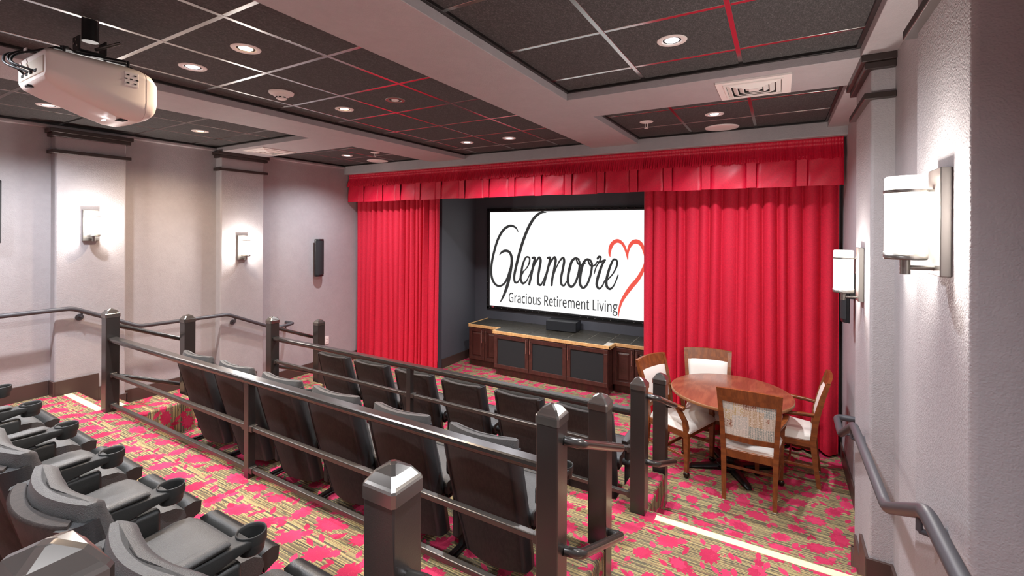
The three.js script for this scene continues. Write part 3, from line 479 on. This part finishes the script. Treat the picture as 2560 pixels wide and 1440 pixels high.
function cabinet(x0, x1, zf, kind, nd, label) {
  const t = thing('media_cabinet', label, 'cabinet', [0, 0, 0], 0, 'dark cabinets under the screen');
  part('carcass', boxUV(rb(x0, x1, .11, CT - .045, ZB + .01, zf - .022, .003)), M.darkWood, t);
  part('toe_kick', boxUV(bx(x0 + .01, x1 - .01, 0, .11, ZB + .01, zf - .06)), M.darkWood, t);
  const w = (x1 - x0) / nd; for (let k = 0; k < nd; k++) { const a = x0 + k * w + .004, b = x0 + (k + 1) * w - .004; const right = (k % 2 === 0 && nd === 2) || (nd === 3 && k === 0); doorPanel(t, a, b, .125, CT - .055, zf, kind, right ? b - .03 : a + .03); }
}
cabinet(-4.53, -3.90, -6.36, 'raised', 2, 'dark wood two-door cabinet at the left end under the screen');
cabinet(-3.90, -2.04, -6.155, 'mesh', 3, 'dark wood three-door cabinet with black cloth panels under the screen');
cabinet(-2.04, -1.42, -6.36, 'raised', 2, 'dark wood two-door cabinet partly behind the right curtain');
{
  const t = thing('tiled_counter', 'brown granite tiled counter with light oak edging over the cabinets', 'counter', [0, 0, 0]);
  part('bed', [bx(-4.53, -1.4, CT - .03, CT - .007, ZB, -6.38), bx(-3.91, -2.03, CT - .03, CT - .007, -6.38, -6.16)], M.grout, t);
  const e = .045; const lip = (x0, x1, z0, z1) => part('oak_edge', boxUV(rb(x0, x1, CT - e, CT + .003, z0, z1, .006)), M.oak, t);
  lip(-4.57, -3.92, -6.40, -6.375); lip(-3.945, -3.92, -6.38, -6.155); lip(-3.945, -2.0, -6.18, -6.155); lip(-2.025, -2.0, -6.38, -6.155); lip(-2.02, -1.38, -6.40, -6.375); lip(-4.57, -4.545, ZB, -6.375);
  const p = .302, gap = .006; for (let i = -2; i < 9; i++) for (let j = 0; j < 3; j++) {
    let x0 = -4.236 + i * p, x1 = x0 + p, z0 = ZB + j * p, z1 = z0 + p; const zf = (x0 + x1) / 2 > -3.93 && (x0 + x1) / 2 < -2.02 ? -6.18 : -6.40; x0 = Math.max(x0, -4.545); x1 = Math.min(x1, -1.4); z1 = Math.min(z1, zf);
    if (zf < -6.3 && j === 2) continue; if (x1 - x0 < .03 || z1 - z0 < .03) continue;
    part('granite_tile', boxUV(rb(x0 + gap, x1 - gap, CT - .009, CT, z0 + gap, z1 - gap, .0015, 1)), M.granite, t);
  }
}
{ const t = thing('centre_speaker', 'black centre channel speaker box standing on the tiled counter', 'speaker', [-2.975, CT, -6.76], .09); part('cabinet', rb(-.25, .25, .006, .16, -.14, .12, .006), M.speaker, t); part('grille', rb(-.245, .245, .012, .155, .118, .128, .004), M.speakerCloth, t); for (const x of [-.2, .2]) part('foot', rb(x - .02, x + .02, 0, .008, -.1, .1, .002), M.rubber, t); }

// ---------------------------------------------------------------- guard railings and posts
function postParts(parent, x, z, y0, rim, label) {
  const h = .0525; const g = new THREE.Group(); g.name = 'post'; g.position.set(x, y0, z); parent.add(g); const H = rim - y0;
  part('shaft', boxUV(rb(-h, h, 0, H - .03, -h, h, .006)), M.post, g);
  const r = (w, y) => { const p = []; const c = .008; for (const [sx, sz] of [[1, -1], [1, 1], [-1, 1], [-1, -1]]) { const a = [[sx * w, y, sz * (w - c)], [sx * (w - c), y, sz * w]]; if (sx * sz > 0) p.push(a[0], a[1]); else p.push(a[1], a[0]); } return p.map(q => [q[0], q[1], q[2]]); };
  const k = h + .005; const cap = loft([r(k, H - .045), r(k, H - .012), r(k - .003, H - .006), r(k - .008, H), r(k * .62, H + .02), r(k * .2, H + .033), r(.009, H + .034)], true, true); cap.index.array.reverse(); cap.computeVertexNormals(); const cn = cap.toNonIndexed(); cn.computeVertexNormals(); part('cap', cn, M.cap, g);
  return g;
}
function topRail(a, b) { // swept cap rail with a tube under a flat cap
  const L = b - a; const sh = new THREE.Shape(); const pts = [[-.036, .0], [-.034, .016], [-.026, .021], [.026, .021], [.034, .016], [.036, 0], [.030, -.006], [.028, -.018], [.016, -.028], [-.016, -.028], [-.028, -.018], [-.030, -.006]]; pts.forEach((p, i) => i ? sh.lineTo(...p) : sh.moveTo(...p)); sh.closePath();
  const g = new THREE.ExtrudeGeometry(sh, { depth: L, bevelEnabled: false }); g.rotateY(Math.PI / 2); return g;
}
function guard(z, yt, xl, xr, yTop, yMid, yBot, rim, xmids, label) {
  const t = thing('guard_railing', label, 'railing', [0, 0, 0], 0, 'black metal guard railings');
  postParts(t, xl, z, yt, rim); postParts(t, xr, z, yt, rim);
  const g = topRail(xl + .05, xr - .05); g.translate(xl + .05, yTop, z); part('top_rail', g, M.rail, t);
  const stops = [xl + .05, ...xmids, xr - .05];
  for (const y of [yMid, yBot]) for (let k = 0; k < stops.length - 1; k++) { const a = stops[k] + (k ? .026 : 0), b = stops[k + 1] - (k < stops.length - 2 ? .026 : 0); const r = part('cross_rail', bar(V(a, y, z), V(b, y, z), .036, .03), M.bars, t); part('collar', [rb(a - .002, a + .035, y - .021, y + .021, z - .024, z + .024, .004), rb(b - .035, b + .002, y - .021, y + .021, z - .024, z + .024, .004)], M.bars, r); }
  for (const x of xmids) part('baluster', boxUV(rb(x - .026, x + .026, yt, yTop - .02, z - .026, z + .026, .004)), M.post, t);
  return t;
}
guard(-1.853, L2, -5.4525, -.8675, 1.262, .932, .645, 1.513, [-3.18], 'black guard railing between the near seats and the second row');
guard(-3.33, L1, -5.25, -.8675, .995, .72, .395, 1.22, [-3.06], 'black guard railing behind the front row of seats');
guard(-.222, L3, -5.45, -.855, 1.56, 1.22, .94, 1.86, [-3.18], 'black guard railing behind the last row, its cap at the lower left corner');
function stair(x, s, zU, yU, zL, label, yA, yBt, xu, yL, rim) {   // newel on the lower tier plus two sloping hand tubes to the guard post
  const t = thing('stair_newel', label, 'newel post', [0, 0, 0], 0, 'newel posts with sloping hand tubes');
  postParts(t, x, zL, yL, rim);
  const o = s * .12, f = s * .05;
  for (const y of [yA, yBt]) part('hand_tube', bent([[xu + f, y, zU - .02], [xu + o, y - .01, zU - .05], [x + o, y - .275, zL - .015], [x + f, y - .275, zL]], .0215, .045, 16), M.rail, t);
  return t;
}
stair(-.8675, 1, -1.853, L2, -2.4925, 'newel post with two hand tubes on the right aisle step, second from the camera', 1.385, .90, -.8675, L1, 1.36);
stair(-.8675, 1, -3.33, L1, -4.0125, 'newel post with two hand tubes beside the wooden dining chairs', 1.115, .645, -.8675, 0, 1.067);
stair(-.8675, 1, -.222, L3, -.8825, 'large newel post at the bottom centre with a pyramid cap', 1.70, 1.22, -.855, L2, 1.675);
stair(-5.42, -1, -1.853, L2, -2.4925, 'newel post with hand tubes on the left aisle step near the first pilaster', 1.385, .90, -5.4525, L1, 1.36);
stair(-5.30, -1, -3.33, L1, -4.0125, 'newel post with hand tubes on the left aisle step before the curtain', 1.115, .645, -5.25, 0, 1.067);
stair(-5.45, -1, -.222, L3, -.8825, 'newel post on the left aisle beside the last row', 1.70, 1.22, -5.45, L2, 1.675);
// chrome step light shoe at the foot of the newel by the dining chairs
{ const t = thing('step_bracket', 'small polished metal bracket at the foot of the newel by the dining chairs', 'bracket', [-.86, 0, -3.952]); for (let k = 0; k < 3; k++) part('bar', bar(V(-.05 + k * .025, .005, .0), V(-.01 + k * .025, .11 - k * .02, -.005), .012, .012), M.steel, t); }
// wall handrails
function wallRail(side) {
  const s = side === 'left' ? 1 : -1, x = side === 'left' ? PL + .068 : PR - .066, w = side === 'left' ? XL : XR;
  const t = thing('wall_handrail', `dark metal handrail stepping down along the ${side} wall`, 'handrail', [0, 0, 0], 0, 'wall handrails');
  part('rail_tube', bent([[x, 1.77, .9], [x, 1.77, -.22], [x, 1.475, -.8], [x, 1.475, -1.825], [x, 1.185, -2.40], [x, 1.165, -3.37], [x, .86, -4.03], [x, .88, -4.33], [w, .88, -4.33]], .0225, .05, 16), M.handrail, t);
  for (const [z, y, p] of [[-1.9, 1.425, side === 'left' ? PL : PR], [-3.47, 1.10, side === 'left' ? PL : PR], [-.5, 1.61, w], [-4.2, .86, w]]) { const b = part('bracket', [rod(V(x, y, z), V(x, y - .05, z), .009), rod(V(x, y - .05, z), V(p, y - .06, z), .009)], M.handrail, t); part('rosette', rod(V(p, y - .06, z), V(p + s * .012, y - .06, z), .034, 24), M.handrail, b); }
}
wallRail('left'); wallRail('right');
// nosing strips
const strip = (x0, x1, y, z0, z1, l) => solo('nosing_strip', rb(x0, x1, y - .001, y + .004, z0, z1, .0015), M.strip, l, 'strip', 'cream step strips');
strip(-.745, .42, L1, -3.335, -3.275, 'cream strip on the step edge in the right aisle before the dining table');
strip(-6.345, -5.53, L2, -1.835, -1.775, 'cream strip on the upper step edge in the left aisle');
strip(-6.345, -5.53, L2 - MID, -2.155, -2.095, 'cream strip on the lower tread in the left aisle beyond the post');
strip(-.745, .42, L2, -1.85, -1.79, 'cream strip on the upper step edge of the right aisle');
strip(-6.4, -5.5, L1, -3.335, -3.275, 'cream strip on the front step edge of the left aisle');

// ---------------------------------------------------------------- theatre seats
function seatGeo() {
  const G = {};
  const nU = 18, nV = 14; const zc = v => -.03 + .05 * v + .22 * Math.pow(v, 1.15) - .06 * v * v; const hw = v => .205 + .03 * Math.sin(Math.min(1, v * 1.3) * Math.PI * .5) - .008 * v; const yy = v => .085 + .765 * v;
  const ringAt = (v, t0, t1, kw, dy = 0) => { const out = [], inn = []; for (let i = 0; i <= nU; i++) { const u = i / nU * 2 - 1, e = Math.sqrt(Math.max(0, 1 - Math.pow(Math.abs(u), 14))); const bul = .05 * (1 - u * u); out.push([u * hw(v) * kw, yy(v) + dy, zc(v) + bul + t1 * e]); inn.push([u * hw(v) * kw, yy(v) + dy, zc(v) + bul + t0 * e]); } return [...out, ...inn.reverse()]; };
  const R = []; for (let j = 0; j <= nV; j++) R.push(ringAt(j / nV, -.03, .012, 1)); R.push(ringAt(1, -.03, .004, .985, .008)); 
  const fix = g => { g.computeVertexNormals(); return boxUV(g, 1); };
  G.shell = fix(loft(R));
  // edge band around shell sides
  const B = []; for (let j = 0; j <= nV; j++) { const v = j / nV; const w = hw(v); B.push([[w + .004, yy(v), zc(v) + .014], [w - .022, yy(v), zc(v) + .026], [w - .03, yy(v), zc(v) - .03], [w + .008, yy(v), zc(v) - .07], [w + .014, yy(v), zc(v) - .03]]); } const b1 = loft(B); const b2 = loft(B.map(r => r.map(p => [-p[0], p[1], p[2]]).reverse())); G.edge = boxUV(b1, 1); G.edge2 = boxUV(b2, 1);
  // back cushion, puffed, standing a little above the shell
  const C = []; const cv = [.30, .33, .40, .5, .62, .75, .88, .96, 1.0, 1.035, 1.055, 1.06]; cv.forEach((v, j) => { const puff = [.02, .05, .085, .10, .10, .095, .09, .085, .08, .065, .04, .012][j]; const out = [], inn = []; for (let i = 0; i <= nU; i++) { const u = i / nU * 2 - 1, e = Math.pow(Math.max(0, 1 - Math.pow(Math.abs(u), 6)), .4); const bul = .05 * (1 - u * u); const zb = zc(Math.min(v, 1)) + bul - .032 - (v > 1 ? (v - 1) * .2 : 0); out.push([u * (hw(Math.min(1, v)) * .985), yy(v), zb]); inn.push([u * (hw(Math.min(1, v)) * .985), yy(v), zb - .012 - puff * (.35 + .65 * e)]); } C.push([...out, ...inn.reverse()]); }); G.cushion = fix(loft(C));
  // seat cushion
  const Sx = []; const prof = [[-.02, .40], [-.03, .435], [-.12, .445], [-.22, .455], [-.30, .462], [-.36, .452], [-.395, .425], [-.405, .39], [-.39, .35], [-.2, .33], [-.04, .34]];
  const m = 10; for (let i = 0; i <= m; i++) { const u = i / m * 2 - 1, e = 1 - .12 * Math.pow(Math.abs(u), 6); Sx.push(prof.map(([z, y]) => [u * .245, .39 + (y - .39) * e, z])); } G.seat = fix(loft(Sx));
  const F = []; for (let i = 0; i <= m; i++) { const u = i / m * 2 - 1; F.push([[u * .235, .425, -.40], [u * .235, .432, -.445], [u * .235, .42, -.475], [u * .235, .37, -.47], [u * .235, .345, -.41]]); } G.front = fix(loft(F));
  G.pan = boxUV(rb(-.235, .235, .30, .345, -.42, -.06, .02));
  // arm at x=0: body tapering to the cup holder
  const A = []; for (const [z, w, y0, y1] of [[.03, .024, .535, .60], [.02, .03, .515, .605], [-.05, .032, .515, .597], [-.15, .032, .525, .59], [-.235, .034, .54, .588], [-.27, .042, .548, .588], [-.29, .046, .552, .588]]) A.push([[-w, y1 - .006, z], [-w + .006, y1, z], [w - .006, y1, z], [w, y1 - .006, z], [w, y0 + .008, z], [w - .01, y0, z], [-w + .01, y0, z], [-w, y0 + .008, z]]); G.arm = loft(A);
  const cup = lathe([[0, .535], [.036, .535], [.04, .54], [.044, .585], [.0465, .594], [.0505, .597], [.0525, .593], [.0525, .560], [.046, .548], [.044, .525], [.041, .52], [0, .52]].map(p => p), 36); cup.translate(0, 0, -.315); G.cup = cup;
  const Pd = []; for (const [z, w, h] of [[.035, .018, .004], [.025, .026, .018], [-.05, .029, .022], [-.16, .029, .022], [-.215, .027, .02], [-.232, .018, .006]]) { const y = .596 - .0 + (z > -.05 ? .004 : -.004 * (-z)); Pd.push([[-w, y, z], [-w * .9, y + h * .6, z], [-w * .4, y + h, z], [w * .4, y + h, z], [w * .9, y + h * .6, z], [w, y, z]]); } G.pad = boxUV(loft(Pd), 1);
  G.standard = join([boxUV(rb(-.024, .024, .10, .53, -.19, -.03, .015)), boxUV(rb(-.028, .028, .28, .52, -.27, -.1, .02))]);
  G.foot = join([bx(-.017, .017, 0, .12, -.12, -.09), rb(-.03, .03, 0, .016, -.28, .04, .004), rb(-.016, .016, .012, .03, -.26, .02, .004)]);
  G.bolt = join([cyl(.007, .007, .01, 0, .016, .02, 10), cyl(.007, .007, .01, 0, .016, -.25, 10)]);
  G.hinge = (() => { const g = new THREE.CylinderGeometry(.028, .028, .07, 20); g.rotateZ(Math.PI / 2); g.translate(0, .40, -.045); return g; })();
  return G;
}
const SG = seatGeo();
function seat(left) {
  const t = new THREE.Group();
  part('back_shell', SG.shell, M.shell, t); part('shell_edge', SG.edge, M.shellEdge, t); part('shell_edge', SG.edge2, M.shellEdge, t); part('back_cushion', SG.cushion, M.leather, t);
  part('seat_cushion', SG.seat, M.leather, t); part('seat_front', SG.front, M.plastic, t); part('seat_pan', SG.pan, M.plastic, t);
  for (const s of left ? [1, -1] : [1]) {
    const a = part('armrest', SG.arm, M.plastic, t); a.position.x = s * .306; part('arm_pad', SG.pad, M.leather, a); part('cup_holder', SG.cup, M.plastic, a);
    const st = part('standard', SG.standard, M.plastic, t); st.position.x = s * .306; part('floor_foot', SG.foot, M.blackSteel, st); part('bolt', SG.bolt, M.steel, st); const h = part('hinge', SG.hinge, M.plastic, st);
  }
  return t;
}
const words = ['first', 'second', 'third', 'fourth', 'fifth', 'sixth'];
const seatProto = { 0: seat(false), 1: seat(true) };
function seatRow(z, y, x0, group, labelFn) {
  for (let k = 0; k < 6; k++) { const o = seatProto[k === 0 ? 1 : 0].clone(); o.name = numbered('theatre_seat'); o.position.set(x0 + k * .612, y, z); scene.add(o); o.userData = { label: labelFn(k), category: 'seat', group }; }
}
seatRow(-2.27, L1, -4.49, 'second row of theatre seats', k => `black theatre seat in the row behind the near railing, ${words[k]} from the left`);
seatRow(-3.71, 0, -4.44, 'front row of theatre seats', k => `black theatre seat in the front row behind the far railing, ${words[k]} from the left`);
seatRow(-.69, L2, -4.465, 'nearest row of theatre seats', k => `black leather theatre seat in the nearest row at lower left, ${words[k]} from the left wall`);

// ---------------------------------------------------------------- dining table and chairs
{
  const t = thing('dining_table', 'round brown wood pedestal table between four chairs', 'table', [-.41, 0, -4.95]);
  part('table_top', (() => { const g = lathe([[0, .752], [.525, .752], [.536, .749], [.536, .749]], 96); const p = g.attributes.position; for (let i = 0; i < p.count; i++) g.attributes.uv.setXY(i, p.getX(i), p.getZ(i)); return g; })(), M.tableTop, t);
  part('table_edge', lathe([[.534, .7495], [.542, .745], [.542, .724], [.535, .718], [.5, .718], [0, .718]], 96), M.tableEdge, t);
  part('column', lathe([[0, .03], [.14, .03], [.11, .05], [.045, .07], [.04, .10], [.04, .66], [.06, .69], [.16, .70], [.16, .718]], 32), M.blackSteel, t);
  for (let k = 0; k < 4; k++) { const g = loft([[.02, .045, .05], [.2, .038, .045], [.36, .03, .035], [.4, .012, .02]].map(([r, h, w]) => [[r, .004, -w], [r, h, -w * .8], [r, h, w * .8], [r, .004, w]])); g.rotateY(k * Math.PI / 2 + .5); part('base_foot', g, M.blackSteel, t); }
}
// patterned upholstery on the backs: patches of dabs in muted colours
const patchTex = (() => {
  const W = 512, c = document.createElement('canvas'); c.width = c.height = W; const g = c.getContext('2d'); const s0 = seed; seed = 808; g.fillStyle = '#d3cabb'; g.fillRect(0, 0, W, W);
  const P = [[0, 0, 250, 300, '#b9a15a', '#dcd5c8'], [200, 0, 150, 90, '#7a4f32', '#d9cfbf'], [330, 0, 182, 180, '#7f938f', '#d6d2c6'], [200, 90, 200, 240, '#a5834f', '#e0d6c4'], [0, 280, 130, 130, '#7a4a30', '#cfc6b6'], [90, 200, 160, 200, '#a9b0a8', '#ded8cc'], [250, 330, 262, 182, '#6f837d', '#dad4c6'], [0, 400, 250, 112, '#b8b3a6', '#e2dcd0'], [390, 170, 122, 170, '#b7a98e', '#ddd5c7'], [0, 0, 110, 130, '#9fb0aa', '#d8d2c4']];
  for (const [x, y, w, h, a, b] of P) { g.fillStyle = b; g.fillRect(x, y, w, h); g.fillStyle = a; const st = rr(13, 17); for (let j = y; j < y + h - 6; j += st) for (let i = x; i < x + w - 6; i += st) { if (rnd() < .1) continue; const ww = st * rr(.55, .82), hh = st * rr(.5, .8); g.beginPath(); g.ellipse(i + st / 2 + rr(-1, 1), j + st / 2 + rr(-1, 1), ww / 2, hh / 2, rr(-.3, .3), 0, 7); g.fill(); g.fillRect(i + st / 2 - ww * .4, j + st / 2 - hh * .36, ww * .8, hh * .7); } }
  g.fillStyle = '#8a4a2c'; for (const [x, y] of [[60, 330], [70, 360], [440, 200], [430, 215], [300, 20]]) for (let k = 0; k < 9; k++) g.fillRect(x + rr(-14, 14), y + rr(-22, 22), rr(3, 8), rr(5, 14));
  seed = s0; const t = new THREE.CanvasTexture(c); t.colorSpace = THREE.SRGBColorSpace; t.wrapS = t.wrapT = THREE.RepeatWrapping; return t;
})();
const patchMat = std({ map: patchTex, roughness: .85 });
function legLoft(pts) { return boxUV(loft(pts.map(([x, y, z, w, d]) => [[x - w, y, z - d], [x + w, y, z - d], [x + w, y, z + d], [x - w, y, z + d]].reverse())).toNonIndexed(), 1); }
function flat(g) { g.computeVertexNormals(); return g; }
function diningChair() {           // origin on the floor under the seat centre, faces -z
  const t = new THREE.Group(); const W = M.wood;
  for (const s of [-1, 1]) {
    const l = part('rear_leg', flat(legLoft([[s * .19, .008, .262, .016, .016], [s * .193, .2, .235, .019, .02], [s * .198, .42, .215, .02, .024], [s * .206, .62, .235, .019, .024], [s * .218, .82, .283, .019, .021], [s * .226, .965, .325, .019, .017]])), W, t);
    part('glide', cyl(.016, .016, .009, s * .19, 0, .262, 12), M.white, l);
    const f = part('front_leg', flat(legLoft([[s * .236, .055, -.225, .016, .016], [s * .238, .3, -.228, .021, .021], [s * .24, .42, -.228, .022, .022], [s * .246, .52, -.215, .019, .02], [s * .262, .60, -.175, .018, .02], [s * .268, .645, -.15, .017, .022]])), W, t);
    const c = part('caster', [new THREE.SphereGeometry(.029, 20, 14).translate(s * .236, .029, -.225), cyl(.01, .014, .02, s * .236, .05, -.225, 14)], M.bronze, f);
    part('side_apron', flat(boxUV(bar(V(s * .238, .395, -.22), V(s * .2, .395, .215), .022, .06))), W, t);
    part('side_stretcher', flat(boxUV(bar(V(s * .236, .19, -.22), V(s * .194, .19, .235), .016, .024))), W, t);
    part('armrest', boxUV(loft([[.235, .205, .655, .016], [.15, .225, .66, .019], [0, .258, .658, .021], [-.12, .272, .655, .024], [-.185, .272, .65, .026], [-.215, .264, .642, .02]].map(([z, x, y, w]) => [[s * x - w, y + .008, z], [s * x - w * .7, y + .016, z], [s * x + w * .7, y + .016, z], [s * x + w, y + .008, z], [s * x + w * .8, y - .012, z], [s * x - w * .8, y - .012, z]])), 1), W, t);
  }
  part('front_apron', flat(boxUV(bar(V(-.235, .395, -.228), V(.235, .395, -.228), .022, .06))), W, t);
  part('rear_apron', flat(boxUV(bar(V(-.195, .39, .215), V(.195, .39, .215), .022, .07))), W, t);
  part('cross_stretcher', flat(boxUV(bar(V(-.21, .19, .03), V(.21, .19, .03), .016, .024))), W, t);
  const curve = u => .022 * (1 - u * u); const rail = (y0, y1, z0, z1, hw0, hw1, th) => { const R = []; for (let i = 0; i <= 12; i++) { const u = i / 12 * 2 - 1; R.push([[u * hw0, y0, z0 + curve(u) - th], [u * hw0, y0, z0 + curve(u) + th], [u * hw1, y1 + .012 * (1 - u * u) * (y1 > .9), z1 + curve(u) + th], [u * hw1, y1 + .012 * (1 - u * u) * (y1 > .9), z1 + curve(u) - th]]); } return boxUV(loft(R).toNonIndexed(), 1); };
  part('top_rail', flat(rail(.865, .975, .296, .328, .236, .246, .013)), W, t);
  part('lower_back_rail', flat(rail(.515, .56, .224, .232, .192, .194, .011)), W, t);
  const sheet = (off, hx) => { const pos = [], uv = [], idx = []; for (let j = 0; j <= 8; j++) { const v = j / 8, y = .555 + .315 * v, z = .226 + .072 * Math.pow(v, 1.2), hw = .19 + .014 * v; for (let i = 0; i <= 12; i++) { const u = i / 12 * 2 - 1; const puff = hx * Math.pow(1 - Math.pow(Math.abs(u), 4), .5) * Math.sqrt(Math.max(0, 1 - Math.pow(Math.abs(2 * v - 1), 6))); pos.push(u * hw, y, z + curve(u) * .6 + off + puff); uv.push(i / 12, v); } } for (let j = 0; j < 8; j++) for (let i = 0; i < 12; i++) { const a = j * 13 + i; off > 0 ? idx.push(a, a + 1, a + 13, a + 1, a + 14, a + 13) : idx.push(a, a + 13, a + 1, a + 1, a + 13, a + 14); } const g = new THREE.BufferGeometry(); g.setAttribute('position', new THREE.Float32BufferAttribute(pos, 3)); g.setAttribute('uv', new THREE.Float32BufferAttribute(uv, 2)); g.setIndex(idx); g.computeVertexNormals(); return g; };
  part('outer_back_fabric', sheet(.008, .004), patchMat, t);
  part('inner_back_pad', [sheet(-.006, -.022), sheet(.004, 0)], M.cream, t);
  const Sx = []; for (const [z, hw, e] of [[.205, .19, .3], [.19, .198, .8], [0, .222, 1], [-.18, .245, 1], [-.235, .25, .9], [-.258, .248, .4], [-.262, .245, .1]]) { const p = []; const n = 16; for (let i = 0; i <= n; i++) { const u = i / n * 2 - 1; p.push([u * hw, .43 + .055 * Math.pow(1 - Math.pow(Math.abs(u), 6), .35) * e, z]); } p.push([hw, .418, z], [-hw, .418, z]); Sx.push(p); }
  const sg = loft(Sx); part('seat_cushion', sg, M.cream, t);
  return t;
}
const dc = diningChair();
function placeChair(x, z, turn, label) { const o = dc.clone(); o.name = numbered('dining_chair'); scene.add(o); o.position.set(x, 0, z); o.rotation.y = turn; o.userData = { label, category: 'chair', group: 'wooden dining armchairs' }; }
placeChair(-.215, -4.61, 0, 'wooden armchair nearest the camera, its back in patterned fabric');
placeChair(-.64, -5.235, Math.PI + .16, 'wooden armchair with white back in front of the red curtain');
placeChair(.065, -5.14, Math.PI / 2 - .06, 'wooden armchair at the right of the table beside the wall');
placeChair(-.87, -4.84, -Math.PI / 2 - .36 + .0, 'wooden armchair at the left of the table behind the newel posts');

shadows(scene);
renderer.render(scene, camera);
